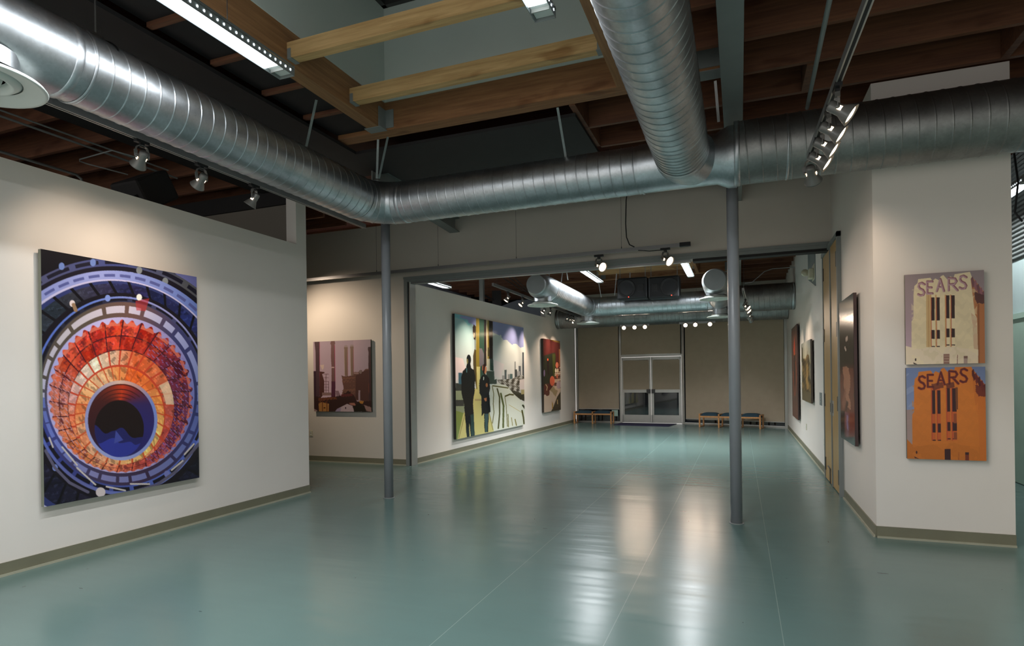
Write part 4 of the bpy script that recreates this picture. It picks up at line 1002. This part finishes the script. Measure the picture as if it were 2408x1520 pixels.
    # red-orange blades
    st = [(0, (92, 32, 62)), (40, (112, 30, 52)), (65, (176, 44, 32)), (90, (206, 56, 34)), (115, (192, 48, 34)), (140, (206, 74, 44)), (170, (190, 110, 92)), (200, (218, 130, 96)), (225, (236, 124, 66)), (250, (236, 160, 110)), (275, (214, 100, 70)), (300, (180, 70, 80)), (330, (120, 50, 92))]
    m, f, cf, ri = cells(3, 28, 0.25, st, (30, 18, 14), (70, 22, 34), 0.08, 2, 4)
    n1 = a.wob(1, 0.09, 4); a.put(m & (n1 > 0.55), (230, 96, 52), 0.5); a.put(m & (n1 < -0.62), (90, 24, 40), 0.5)
    a.put(m & (f > 0.80) & (f < 0.9) & (cf > 0.2), (224, 120, 96), 0.8)
    rim = m & (f > 0.90-0.05*np.sin(deg/360*2*PI*52)); a.put(rim, radial([(0, (112, 122, 190)), (60, (160, 150, 200)), (100, (196, 186, 232)), (160, (170, 168, 220)), (220, (190, 180, 226)), (280, (186, 176, 220)), (330, (130, 130, 196))]))
    n3 = a.wob(1, 0.22, 31); a.put(m & ((deg < 62) | (deg > 296)) & (n3 > 0.62), (134, 118, 184), 0.8); a.put(m & (deg > 150) & (deg < 235) & (n3 > 0.5), (206, 160, 178), 0.7); a.put(m & (deg > 300) & (n3 < -0.7), (226, 110, 60), 0.7)
    # cream cells
    st = [(0, (190, 90, 72)), (40, (226, 120, 74)), (70, (226, 98, 50)), (95, (224, 172, 140)), (120, (240, 226, 196)), (145, (232, 204, 186)), (175, (216, 158, 150)), (200, (232, 128, 84)), (230, (240, 150, 96)), (260, (246, 214, 160)), (290, (232, 130, 80)), (330, (200, 92, 84))]
    m, f, cf, ri = cells(2, 28, 0.15, st, (22, 26, 22), (206, 70, 44), 0.16, 1, 8)
    a.put(m & (np.abs(deg-12) < 14) & (f > 0.3), (240, 222, 186), 0.7); a.put(m & (deg > 235) & (deg < 262), (248, 224, 170), 0.7)
    st = [(0, (238, 170, 96)), (50, (236, 110, 52)), (90, (240, 132, 66)), (130, (238, 196, 150)), (180, (236, 128, 70)), (250, (240, 170, 130)), (300, (240, 180, 96))]
    m, f, cf, ri = cells(1, 28, 0.1, st, (14, 30, 26), (214, 90, 48), 0.14, 1, 9)
    # rim line, tube, hole
    m = ringmask(0); f = ringfrac(0)
    a.put(m, radial([(0, (52, 40, 96)), (40, (120, 40, 46)), (80, (200, 62, 30)), (120, (130, 48, 34)), (170, (72, 32, 32)), (220, (58, 28, 34)), (270, (40, 38, 96)), (320, (44, 40, 110))]))
    a.put(m & (np.abs(np.sin(f*14)) < 0.35) & (deg > 20) & (deg < 170), (64, 24, 24), 0.8)
    a.put((D[1] > 0.955) & (D[1] < 1.045), radial([(0, (120, 140, 210)), (45, (196, 150, 150)), (90, (230, 190, 170)), (160, (150, 150, 196)), (260, (160, 168, 220))]))
    a.put(D[0] < 1, (28, 18, 20)); a.put((D[0] < 1) & (a.Y > 1045+a.wob(30, 0.03, 2)), (36, 38, 98)); a.put((D[0] < 1) & (a.Y > 1090+a.wob(34, 0.04, 6)), (50, 58, 150)); a.poly([(480, 1040), (520, 1090), (470, 1110)], (70, 80, 160))
    # studs and lower bracket arcs
    for x, y, c in ((243, 358, (230, 214, 214)), (605, 325, (236, 236, 226)), (435, 330, (124, 146, 214)), (152, 1240, (120, 140, 210)), (398, 1370, (214, 200, 200)), (755, 1270, (120, 126, 190))):
        a.ell(x, y, 15 if y < 1300 else 26, 18 if y < 1300 else 26, c)
    a.line([(250, 365), (262, 395)], 20, (150, 120, 92)); a.poly([(585, 345), (660, 330), (640, 400), (590, 395)], (190, 50, 54), 0.6)
    for p in ([(100, 1150), (150, 1240), (230, 1320), (330, 1370)], [(560, 1370), (700, 1330), (800, 1260), (925, 1110)]): a.line(p, 16, (96, 92, 116))
    for p in ([(190, 1130), (270, 1225)], [(270, 1240), (370, 1330)], [(430, 1340), (530, 1360)], [(560, 1325), (660, 1325)], [(780, 1250), (840, 1200)], [(850, 1165), (900, 1110)], [(120, 1080), (140, 1130)]): a.line(p, 9, (206, 196, 190))
    a.C = np.clip(a.C, 0, 255); return a
pL = -5.42
def on_plane_left(xw, pts):
    pass
picture('picture', 'tall colourful picture of a glowing red and blue machine tunnel on the left wall', (pL+0.075, 3.185, 2.615), (0, 1, 0), 1.50, 2.12, art_round(), 0.035, 0.32, (120, 124, 110), gap=0.04)

# ---- smokestack picture on the middle wall (study 1351 x 1520)
def art_stacks():
    a = Art(200, 240, [(90, 95), (1215, 60), (1235, 1445), (110, 1440)], (176, 150, 160))
    a.grad(np.ones_like(a.X, bool), 1, 60, 1100, (160, 142, 152), (200, 174, 186))
    a.grad(a.X > 880, 0, 880, 1220, (176, 152, 162), (150, 136, 142), 0.7)
    a.poly([(230, 545), (305, 540), (300, 610), (270, 640)], (206, 184, 170))
    dark = (62, 42, 40); br = (96, 66, 62)
    # left stack
    a.poly([(118, 98), (218, 96), (222, 1200), (150, 1200), (140, 300)], (78, 58, 62)); a.line([(218, 110), (224, 1100)], 7, (150, 60, 90))
    a.rect(100, 660, 150, 1200, (60, 40, 50)); a.poly([(222, 668), (316, 680), (316, 700), (270, 720), (310, 850), (310, 1100), (222, 1200)], (84, 52, 46))
    for y in (720, 790, 860, 920, 970, 1030): a.line([(300, y), (395, y)], 7, (96, 60, 58))
    for x in (345, 395): a.line([(x, 720 if x < 380 else 860), (x, 1080)], 9, (90, 56, 54))
    # second stack
    a.poly([(445, 86), (515, 84), (525, 130), (515, 160), (520, 700), (535, 1200), (450, 1200), (455, 600), (442, 400), (444, 160), (428, 135)], (112, 82, 80)); a.line([(516, 170), (528, 1000)], 8, (160, 44, 90)); a.rect(455, 580, 508, 604, (190, 160, 156))
    a.poly([(455, 860), (530, 860), (530, 1180), (450, 1180)], (84, 44, 62))
    # twin stacks
    for x0, x1, yt in ((702, 768, 170), (820, 882, 160)):
        a.poly([(x0+6, yt), (x1-6, yt), (x1+4, yt+55), (x1, yt+85), (x1+4, 760), (x0+16, 760), (x0+4, yt+85), (x0-6, yt+55)], (126, 104, 90)); a.line([(x1, yt+90), (x1+4, 740)], 7, (166, 96, 104)); a.line([(x0+4, yt+90), (x0+14, 740)], 6, (146, 130, 60), 0.7)
        a.poly([(x0+6, yt), (x1-6, yt), (x1-2, yt+35), (x0, yt+35)], (150, 134, 130))
    # right stack
    a.poly([(1165, 205), (1222, 205), (1235, 1445), (1185, 1445), (1170, 700), (1172, 300), (1160, 250)], (70, 50, 50)); a.line([(1170, 620), (1178, 1080)], 9, (150, 80, 60))
    # factory block
    a.poly([(650, 745), (700, 765), (885, 750), (885, 680), (985, 685), (1000, 645), (1040, 645), (1060, 690), (1110, 625), (1170, 625), (1180, 1250), (640, 1180), (690, 1000), (665, 830)], (104, 72, 62), rough=4)
    a.poly([(985, 700), (1170, 640), (1180, 1250), (920, 1200), (925, 760)], (84, 56, 50)); a.poly([(890, 685), (985, 690), (985, 725), (890, 722)], (150, 122, 116)); a.ell(1018, 680, 26, 38, (128, 110, 104))
    n = a.wob(1, 0.06, 3); a.put((a.X > 660) & (a.X < 920) & (a.Y > 780) & (a.Y < 1150) & (n > 0.3), (130, 92, 74), 0.7)
    a.rect(978, 1030, 1012, 1230, (160, 140, 146))
    a.poly([(530, 1040), (590, 1040), (640, 1150), (560, 1200)], (140, 112, 120)); a.rect(270, 1075, 450, 1130, (140, 112, 106))
    # trees, roofs
    a.poly([(100, 1130), (250, 1180), (560, 1150), (640, 1130), (780, 1040), (880, 1120), (960, 1250), (1235, 1230), (1235, 1445), (100, 1445)], (58, 38, 34), rough=9)
    a.put(a.pm([(200, 1180), (560, 1160), (560, 1250), (200, 1280)]) & (n > 0), (110, 66, 44)); a.poly([(640, 1110), (860, 1090), (870, 1140), (640, 1160)], (110, 50, 50), 0.7, 8)
    a.poly([(520, 1445), (560, 1390), (760, 1290), (870, 1330), (895, 1445)], (186, 166, 170)); a.poly([(520, 1445), (560, 1390), (640, 1360), (630, 1445)], (150, 136, 160)); a.ell(730, 1370, 11, 20, (50, 30, 40))
    a.poly([(200, 1290), (260, 1260), (405, 1290), (400, 1445), (210, 1445)], (168, 120, 66)); a.rect(270, 1190, 284, 1445, (96, 50, 36)); a.rect(358, 1190, 372, 1445, (96, 50, 36)); a.rect(300, 1360, 335, 1380, (60, 30, 20))
    a.poly([(790, 1275), (900, 1270), (940, 1330), (830, 1310)], (166, 112, 96)); a.poly([(990, 1230), (1085, 1240), (1060, 1290), (1000, 1280)], (176, 122, 56)); a.poly([(1090, 1310), (1230, 1360), (1230, 1445), (1120, 1420)], (150, 120, 112), 1, 8)
    a.poly([(870, 1350), (1000, 1260), (1130, 1390), (1120, 1445), (900, 1445)], (40, 34, 26), 1, 12); a.poly([(100, 1380), (180, 1420), (170, 1445), (100, 1445)], (150, 124, 120))
    return a
picture('picture', 'square picture of brick smokestacks against a pinkish sky on the middle wall', (-7.385, W2-0.05, 2.225), (1, 0, 0), 1.255, 1.29, art_stacks(), 0.03, 0.45, (60, 66, 52), gap=0.02)

# ---- two walkers on a bridge (study 883 x 1520)
def art_bridge():
    a = Art(210, 330, [(50, 45), (822, 190), (832, 1325), (65, 1480)], (206, 214, 208))
    a.grad(a.X < 300, 1, 200, 700, (150, 186, 188), (206, 208, 206)); a.grad(a.X > 460, 1, 300, 800, (196, 206, 200), (216, 210, 204))
    a.poly([(50, 40), (290, 80), (290, 190), (240, 150), (210, 185), (150, 120), (50, 90)], (120, 180, 190), rough=4); a.poly([(120, 70), (290, 85), (280, 200), (240, 160), (205, 150), (200, 120), (100, 90)], (142, 150, 196), rough=3)
    a.poly([(455, 100), (830, 185), (825, 420), (790, 425), (740, 385), (680, 390), (640, 340), (590, 340), (560, 290), (460, 250)], (140, 146, 188), rough=8, seed=3)
    a.poly([(50, 540), (140, 560), (180, 700), (50, 830)], (222, 206, 206)); a.poly([(470, 560), (600, 620), (560, 780), (490, 760)], (224, 208, 206), 0.7)
    # tower
    a.rect(285, 90, 322, 1000, (140, 124, 52)); a.rect(322, 90, 392, 1000, (52, 78, 66)); a.poly([(322, 440), (350, 440), (372, 500), (372, 620), (322, 660)], (112, 106, 112))
    a.rect(376, 100, 400, 640, (44, 34, 34)); a.rect(400, 100, 420, 640, (208, 196, 160)); a.rect(412, 110, 434, 700, (158, 138, 70)); a.rect(430, 110, 472, 620, (50, 40, 40)); a.rect(408, 560, 440, 700, (210, 202, 176)); a.rect(415, 430, 426, 530, (60, 60, 50))
    a.poly([(400, 700), (485, 700), (490, 800), (515, 790), (515, 850), (400, 850)], (66, 80, 72)); a.poly([(440, 560), (475, 560), (480, 700), (440, 690)], (44, 72, 64))
    a.poly([(290, 650), (330, 650), (330, 900), (300, 940)], (206, 196, 130))
    # lamp posts
    a.poly([(262, 165), (285, 190), (282, 340), (262, 340), (250, 250), (248, 200)], (56, 44, 38)); a.line([(275, 330), (275, 460)], 7, (60, 48, 40)); a.poly([(252, 530), (268, 450), (285, 460), (290, 920), (256, 700)], (76, 66, 44)); a.ell(265, 290, 8, 30, (196, 180, 150))
    # far city, deck
    for x0, x1, yt, c in ((602, 626, 685, (88, 96, 96)), (715, 732, 588, (140, 142, 140)), (720, 745, 680, (66, 70, 70)), (762, 788, 640, (98, 100, 104)), (806, 832, 480, (64, 70, 78)), (575, 604, 750, (160, 156, 152)), (640, 664, 735, (150, 150, 146)), (664, 694, 732, (84, 106, 104)), (745, 780, 700, (160, 158, 156))):
        a.rect(x0, yt, x1, 860, c)
    n = a.wob(1, 0.11, 4); reg = a.pm([(520, 800), (600, 795), (690, 790), (800, 740), (832, 760), (832, 1060), (700, 960), (560, 880)])
    a.put(reg, (124, 118, 108)); a.put(reg & (n > 0.25), (190, 186, 178)); a.put(reg & (n < -0.35), (70, 64, 54))
    a.poly([(775, 800), (832, 790), (832, 915), (775, 915)], (226, 208, 202)); a.poly([(790, 915), (832, 915), (832, 975), (790, 970)], (176, 160, 110)); a.poly([(640, 900), (832, 975), (832, 1060), (700, 980)], (66, 62, 46), rough=8)
    a.poly([(60, 920), (150, 920), (160, 1480), (60, 1480)], (140, 150, 120)); a.rect(60, 1030, 150, 1100, (60, 62, 60)); a.poly([(60, 1150), (150, 1180), (110, 1480), (60, 1480)], (128, 142, 74))
    a.rect(60, 840, 140, 925, (56, 62, 60)); a.rect(92, 720, 130, 850, (58, 92, 108))
    a.poly([(140, 1200), (270, 900), (350, 930), (480, 1340), (480, 1400), (80, 1480)], (206, 194, 124)); a.line([(162, 1190), (95, 1460)], 5, (120, 110, 60)); a.rect(270, 1020, 345, 1042, (180, 160, 110)); a.line([(430, 1180), (470, 1380)], 5, (110, 100, 50))
    # parapet with drips
    a.poly([(440, 860), (530, 845), (600, 860), (640, 880), (700, 960), (832, 1080), (832, 1330), (480, 1390), (430, 1150)], (214, 214, 198))
    for p, w_, c in (([(465, 880), (480, 960), (475, 1080), (482, 1180), (465, 1300)], 9, (112, 106, 60)), ([(470, 870), (640, 895)], 14, (96, 92, 50)), ([(520, 905), (545, 1000), (545, 1200), (530, 1360)], 16, (80, 78, 44)), ([(560, 960), (590, 1100), (585, 1350)], 20, (92, 98, 56)),
                     ([(612, 990), (660, 970), (700, 975)], 18, (88, 82, 44)), ([(605, 1000), (620, 1100), (632, 1340)], 8, (120, 116, 70)), ([(650, 1090), (810, 1190)], 5, (184, 166, 100)), ([(800, 1160), (815, 1240), (822, 1310)], 18, (84, 80, 40)), ([(810, 1100), (832, 1130)], 22, (70, 70, 50)), ([(720, 1260), (735, 1330)], 12, (130, 120, 60)), ([(680, 1240), (690, 1330)], 8, (140, 130, 70)), ([(640, 1200), (645, 1345)], 10, (120, 116, 60))):
        a.line(p, w_, c)
    # man
    k = (24, 28, 30)
    a.ell(205, 572, 25, 58, k); a.poly([(185, 620), (225, 620), (232, 670), (262, 690), (275, 760), (268, 930), (250, 1060), (268, 1440), (225, 1450), (215, 1330), (205, 1290), (212, 1455), (180, 1455), (165, 1250), (150, 1060), (125, 960), (122, 780), (138, 700), (175, 665)], k, rough=2)
    a.ell(190, 590, 8, 30, (112, 110, 74)); a.line([(182, 670), (182, 715)], 8, (66, 104, 110)); a.poly([(222, 1200), (258, 1190), (264, 1430), (230, 1440)], (44, 66, 64))
    # woman
    a.ell(378, 680, 20, 62, (44, 24, 22)); a.poly([(385, 645), (402, 655), (404, 700), (388, 740), (378, 720)], (196, 132, 96)); a.line([(360, 640), (358, 690)], 8, (176, 100, 76))
    a.poly([(358, 745), (400, 745), (430, 790), (440, 900), (430, 960), (445, 1170), (425, 1180), (415, 1400), (378, 1405), (372, 1180), (345, 1220), (342, 990), (320, 950), (322, 800)], k, rough=2)
    a.ell(403, 862, 12, 24, (176, 112, 70)); a.poly([(370, 1015), (402, 1005), (400, 1045), (385, 1050)], (190, 120, 80)); a.poly([(378, 1190), (420, 1190), (405, 1400), (385, 1400)], (60, 84, 84)); a.line([(370, 770), (368, 800)], 8, (206, 216, 206))
    return a
def left_back(y): return -5.37+(y-9.2)*0.22/10.22
picture('picture', 'largest glossy picture of a man and woman walking on a bridge beside a city skyline', (left_back(10.6)+0.07, 10.63, 2.80), (0.021, 1, 0), 3.80, 2.50, art_bridge(), 0.05, 0.10, (28, 28, 28), gap=0.02)

# ---- still life table (study 456 x 1520)
def art_table():
    a = Art(110, 220, [(72, 102), (370, 145), (385, 1350), (98, 1402)], (84, 36, 34))
    a.poly([(150, 110), (370, 145), (368, 185), (280, 160)], (120, 92, 46)); a.rect(350, 290, 372, 600, (150, 96, 62)); a.poly([(70, 420), (190, 380), (280, 350), (300, 430), (290, 850), (190, 900), (80, 930)], (44, 44, 32), rough=4)
    a.poly([(235, 380), (290, 380), (280, 780), (250, 780)], (66, 72, 34)); a.ell(157, 482, 11, 22, (222, 86, 52)); a.poly([(140, 500), (175, 510), (180, 750), (150, 740)], (36, 22, 24))
    n = a.wob(1, 0.13, 3); reg = a.pm([(280, 700), (375, 600), (380, 960), (300, 1000), (270, 960)]); a.put(reg, (120, 76, 62)); a.put(reg & (n > 0.2), (222, 196, 170)); a.put(reg & (n < -0.4), (70, 40, 36))
    a.ell(318, 575, 26, 52, (214, 118, 92)); a.ell(297, 672, 15, 40, (232, 216, 190)); a.ell(330, 672, 14, 38, (226, 206, 170)); a.ell(98, 720, 14, 60, (120, 100, 130)); a.ell(320, 770, 14, 40, (200, 110, 80))
    a.poly([(95, 1100), (200, 1010), (260, 930), (380, 980), (375, 1040), (250, 1320), (210, 1390), (98, 1402)], (206, 180, 158)); a.ell(345, 920, 38, 70, (184, 158, 164))
    a.ell(235, 855, 42, 86, (222, 104, 74)); a.poly([(95, 920), (160, 900), (190, 1040), (180, 1110), (140, 1115), (95, 1080)], (96, 46, 36), rough=4); a.line([(125, 920), (150, 960), (140, 1020)], 12, (196, 170, 130))
    a.poly([(260, 940), (285, 1000), (330, 1020), (300, 1130), (240, 1060), (200, 1010)], (140, 120, 80), 0.7, 8)
    a.poly([(376, 1040), (385, 1350), (215, 1385), (255, 1300), (320, 1130)], (62, 52, 32)); a.poly([(230, 1200), (250, 1250), (250, 1340), (235, 1330)], (170, 130, 50)); a.poly([(315, 1180), (330, 1170), (335, 1260), (320, 1250)], (190, 160, 110))
    return a
picture('picture', 'narrow looking red and cream still life picture right of the bridge picture', (left_back(16)+0.07, 15.95, 2.61), (0.021, 1, 0), 1.56, 2.09, art_table(), 0.06, 0.25, (50, 40, 30), gap=0.01)

# ---- building pictures (study 1393 x 1520)
def letter(a, ch, x0, y0, x1, y1, w, col):
    P = {'S': [(1, .12), (.6, 0), (.15, .08), (.05, .27), (.3, .45), (.75, .56), (.97, .75), (.8, .95), (.4, 1), (0, .9)], 'E': None, 'A': None, 'R': None}
    f = lambda u, v: (x0+(x1-x0)*u, y0+(y1-y0)*v)
    if ch == 'S': a.line([f(*p) for p in P['S']], w, col)
    if ch == 'E': a.line([f(.95, 0), f(.1, 0), f(.1, 1), f(.95, 1)], w, col); a.line([f(.1, .5), f(.8, .5)], w, col)
    if ch == 'A': a.line([f(0, 1), f(.5, 0), f(1, 1)], w, col); a.line([f(.2, .66), f(.8, .66)], w*0.8, col)
    if ch == 'R': a.line([f(.1, 1), f(.1, 0), f(.75, .04), f(.9, .25), f(.7, .48), f(.1, .52)], w, col); a.line([f(.45, .52), f(1, 1)], w, col)
def art_tower(warm):
    if warm:
        a = Art(240, 290, [(107, 90), (1265, 80), (1262, 1450), (107, 1410)], (124, 140, 176)); dy = -48
        face, side, dark, trim, low = (214, 122, 44), (206, 112, 40), (58, 26, 28), (186, 84, 36), (196, 110, 36)
        a.grad(np.ones_like(a.X, bool), 1, 90, 1100, (112, 128, 168), (150, 160, 190))
        n = a.wob(1, 0.03, 8); a.put((a.X < 230) & (n > 0.5), (150, 160, 190), 0.6)
        lc, lc2 = (110, 36, 30), (170, 62, 34)
    else:
        a = Art(240, 290, [(92, 135), (1258, 65), (1268, 1445), (103, 1458)], (176, 152, 156)); dy = 0
        face, side, dark, trim, low = (232, 214, 176), (190, 128, 84), (54, 34, 30), (214, 170, 110), (236, 216, 188)
        a.grad(np.ones_like(a.X, bool), 1, 100, 1200, (150, 134, 136), (188, 160, 172))
        lc, lc2 = (150, 98, 106), (190, 152, 160)
    a.poly([(222, 410+dy), (235, 300+dy), (280, 260+dy), (290, 200+dy), (470, 180+dy), (500, 230+dy), (540, 190+dy), (600, 220+dy), (620, 160+dy), (660, 140+dy), (720, 210+dy), (760, 160+dy), (810, 180+dy), (825, 130+dy), (1050, 95+dy), (1085, 190+dy), (1110, 400+dy), (1130, 700+dy), (1150, 780), (1165, 1460), (185, 1460), (190, 820+dy), (218, 780+dy)], face)
    if warm: a.poly([(820, 85), (1035, 85), (1080, 170), (1075, 300), (820, 330)], face)
    a.poly([(1060, 200+dy), (1100, 190+dy), (1262, 400+dy), (1265, 1450), (1165, 1450), (1150, 780), (1120, 720)], side)
    if not warm: a.poly([(1120, 560), (1262, 570), (1262, 1450), (1170, 1450), (1150, 780)], (184, 116, 70)); a.rect(1160, 570, 1185, 1450, (150, 92, 56)); a.poly([(1062, 700), (1145, 770), (1165, 1450), (1110, 1450), (1085, 880)], (216, 182, 150))
    a.poly([(100, 1180+dy*1.3), (185, 1205), (300, 1230), (420, 1210), (800, 1180), (900, 1220), (1165, 1240), (1165, 1460), (100, 1460)], low)
    n = a.wob(1, 0.02, 12); a.put((a.X > 190) & (a.X < 1150) & (n > 0.4) & (a.Y > 350), [c*0.95 for c in face], 0.5); a.put((a.X > 190) & (a.X < 1150) & (n < -0.5) & (a.Y > 350), [min(255, c*1.05) for c in face], 0.5)
    if warm: a.grad((a.Y > 700), 1, 700, 1450, (210, 118, 44), (186, 104, 34), 0.35)
    # window strips
    for x0, x1 in ((482, 528), (560, 604), (700, 745), (775, 824)):
        if warm and x1 > 800: x1 += 14
        s = 14 if not warm else 8
        a.rect(x0-s-8, 430+dy, x0+4, 1200+dy, trim, 0.9); t0 = (470 if x0 < 600 else 440)+dy
        a.rect(x0, 430+dy, x1, 1195+dy, [min(255, c*1.03) for c in face] if not warm else (200, 96, 44)); a.rect(x0, t0, x1, t0+340, dark); a.rect(x0, 950+dy-(20 if x0 > 650 else 0), x1, 1080+dy-(20 if x0 > 650 else 0), dark)
        a.rect(x0, 1185+dy-(20 if x0 > 650 else 0), x1, 1200+dy-(20 if x0 > 650 else 0), dark)
        a.line([(x0-3, t0), (x0-3, 1190+dy)], 7, (190, 70, 50))
    if warm: a.rect(826, 380, 858, 700, (120, 66, 34)); a.rect(790, 760, 836, 900, (150, 74, 40)); a.rect(790, 1030, 838, 1130, (140, 70, 40))
    else: a.rect(405, 430, 465, 1200, (212, 178, 126)); a.line([(440, 440), (440, 1200)], 8, (188, 140, 90))
    a.rect(655, 1305+dy*0.7, 742, 1450+dy*0.4, dark if warm else (150, 110, 96)); a.rect(952, 1335+dy*0.3, 1008, 1450, (120, 50, 30) if warm else (176, 150, 140)); a.rect(952, 1335+dy*0.3, 1008, 1370+dy*0.3, dark if warm else (130, 96, 86)); a.line([(862, 1320), (856, 1450)], 8 if not warm else 4, (110, 44, 30))
    if not warm:
        for y in (1330, 1370, 1410): a.rect(660, y, 738, y+8, (200, 170, 150))
    a.ell(247, 1385+dy*1.4, 11, 22, dark); a.poly([(212, 1425+dy), (290, 1462+dy), (220, 1450+dy)], dark)
    # sign letters on the roof edge, front and side
    for ch, x0, y0, x1, y1 in (('S', 282, 258, 375, 445), ('E', 405, 240, 495, 415), ('A', 555, 205, 660, 380), ('R', 715, 190, 860, 370), ('S', 890, 155, 990, 350)):
        if warm: y0 += dy+8; y1 += dy+8
        letter(a, ch, x0+9, y0-4, x1+9, y1-4, 34, lc); letter(a, ch, x0, y0+4, x1, y1+4, 20, lc2)
        if warm: letter(a, ch, x0+4, y0, x1+4, y1, 12, (80, 28, 30))
    if warm:
        a.poly([(480, 330), (640, 300), (650, 385), (560, 400), (500, 440)], (90, 36, 30), 0.7, 6); a.poly([(680, 330), (800, 300), (820, 380), (700, 400)], (80, 30, 28), 0.7, 6)
    for i in range(5):
        x = 1085+i*42; y = 215+i*52+dy; a.poly([(x-20, y-30), (x+10, y-48), (x+34, y+70), (x+10, y+130), (x-16, y+40)], lc if i % 2 else [c*0.8 for c in lc], 1, 5)
    a.poly([(1115, 390+dy), (1262, 440+dy), (1262, 565+dy), (1160, 560+dy), (1120, 500+dy)], (84, 48, 48) if not warm else (110, 40, 28), 0.9, 8)
    return a
G7 = 'two building pictures on the display wall'
picture('picture', 'upper picture of the cream building with large letters on the display wall', (1.385, RY0-0.05, 2.375), (1, 0, 0), 0.58, 0.80, art_tower(False), 0.03, 0.42, (110, 106, 92), gap=0.02)
picture('picture', 'lower picture of the bright orange building with large letters on the display wall', (1.385, RY0-0.05, 1.545), (1, 0, 0), 0.58, 0.81, art_tower(True), 0.03, 0.42, (90, 84, 74), gap=0.02)

# ---- right wall pictures; seen from the room their left edge is the far one
def art_nebula():
    a = Art(110, 200, [(52, 125), (192, 28), (208, 1490), (70, 1402)], (44, 34, 32))
    n = a.wob(1, 0.05, 3); n2 = a.wob(1, 0.11, 7)
    a.put((a.Y > 720) & (n > -0.6), (86, 44, 42)); a.put(a.pm([(60, 850), (100, 760), (190, 760), (200, 1100), (205, 1400), (120, 1420), (70, 1100)], 6), (124, 66, 56))
    a.poly([(88, 735), (150, 745), (165, 900), (150, 1000), (170, 1150), (135, 1120), (110, 1010), (95, 860)], (196, 142, 116), 0.9, 6); a.poly([(75, 1080), (115, 930), (125, 1000), (100, 1150)], (170, 110, 90), 0.7, 6)
    a.poly([(120, 1060), (140, 1080), (130, 1170), (112, 1150)], (60, 30, 34), 0.9, 4); a.poly([(66, 1150), (108, 1160), (100, 1420), (68, 1400)], (40, 26, 30)); a.poly([(150, 1160), (206, 1180), (206, 1400), (155, 1400)], (142, 50, 34), 0.9, 8)
    a.poly([(108, 1170), (150, 1170), (150, 1400), (125, 1390), (110, 1280)], (150, 96, 110), 0.9, 6); a.poly([(122, 1200), (140, 1200), (140, 1340), (128, 1330)], (170, 150, 190), 0.9, 5); a.rect(50, 1400, 210, 1500, (52, 38, 38))
    for x, y in ((122, 480), (132, 470), (110, 560), (118, 580)): a.ell(x, y, 6, 26 if y < 500 else 16, (214, 190, 176))
    r = np.random.RandomState(2)
    for _ in range(60): a.ell(r.uniform(55, 200), r.uniform(300, 760), 1.6, 3.5, (170, 150, 140))
    return a
def art_flame():
    a = Art(60, 110, [(45, 150), (138, 68), (172, 1450), (60, 1355)], (96, 70, 64))
    n = a.wob(1, 0.06, 5); a.put(n > 0.3, (110, 78, 70), 0.6)
    a.poly([(98, 195), (106, 300), (112, 470), (84, 480), (78, 400), (92, 300)], (190, 72, 48), 0.9, 4); a.poly([(90, 470), (106, 470), (106, 900), (92, 880)], (44, 32, 34), 1, 3)
    a.line([(118, 560), (130, 680), (132, 850), (112, 1030), (98, 1040), (84, 920), (78, 700)], 9, (176, 84, 56)); a.ell(96, 465, 8, 9, (200, 130, 60)); a.ell(104, 1030, 12, 30, (170, 76, 52), 0.7)
    a.poly([(60, 1100), (165, 1150), (170, 1440), (60, 1350)], (110, 66, 56), 0.6); return a
def art_castle():
    a = Art(70, 90, [(222, 350), (370, 275), (388, 1215), (235, 1148)], (176, 176, 168))
    a.grad(np.ones_like(a.X, bool), 1, 300, 620, (170, 172, 166), (196, 186, 150)); a.poly([(222, 390), (245, 410), (250, 600), (222, 620)], (90, 84, 60))
    n = a.wob(1, 0.08, 6); reg = a.pm([(240, 560), (290, 560), (298, 530), (318, 500), (345, 500), (352, 560), (365, 620), (380, 800), (385, 1210), (232, 1140)], 4); a.put(reg, (96, 82, 54)); a.put(reg & (n > 0.3), (140, 112, 66)); a.put(reg & (n < -0.4), (64, 56, 42))
    a.poly([(305, 690), (325, 600), (330, 800), (345, 1000), (310, 1010), (300, 850)], (176, 140, 80), 0.8, 6); a.poly([(235, 1000), (385, 1060), (388, 1215), (235, 1150)], (104, 94, 68), 0.9, 5)
    a.line([(318, 455), (318, 510)], 6, (110, 90, 70)); a.poly([(355, 650), (380, 620), (385, 880), (362, 850)], (140, 140, 128), 0.8); return a
dirR = ((RX0-1.235), -(18.3-RY0), 0)   # far edge to near edge
picture('picture', 'tall dark starry reddish picture on the right wall nearest the display wall', (rw(7.96)-0.055, 7.96, 2.335), dirR, 0.97, 1.585, art_nebula(), 0.03, 0.16, (60, 40, 40), gap=0.025)
picture('picture', 'small pale-skied picture of brown buildings on the right wall beyond the doors', (rw(13.02)-0.055, 13.02, 2.10), dirR, 1.70, 1.10, art_castle(), 0.03, 0.35, (80, 70, 60), gap=0.03)
picture('picture', 'tall brownish picture with a red flame shape on the far right wall', (rw(15.66)-0.055, 15.66, 2.58), dirR, 1.60, 2.06, art_flame(), 0.03, 0.30, (50, 36, 36), gap=0.02)
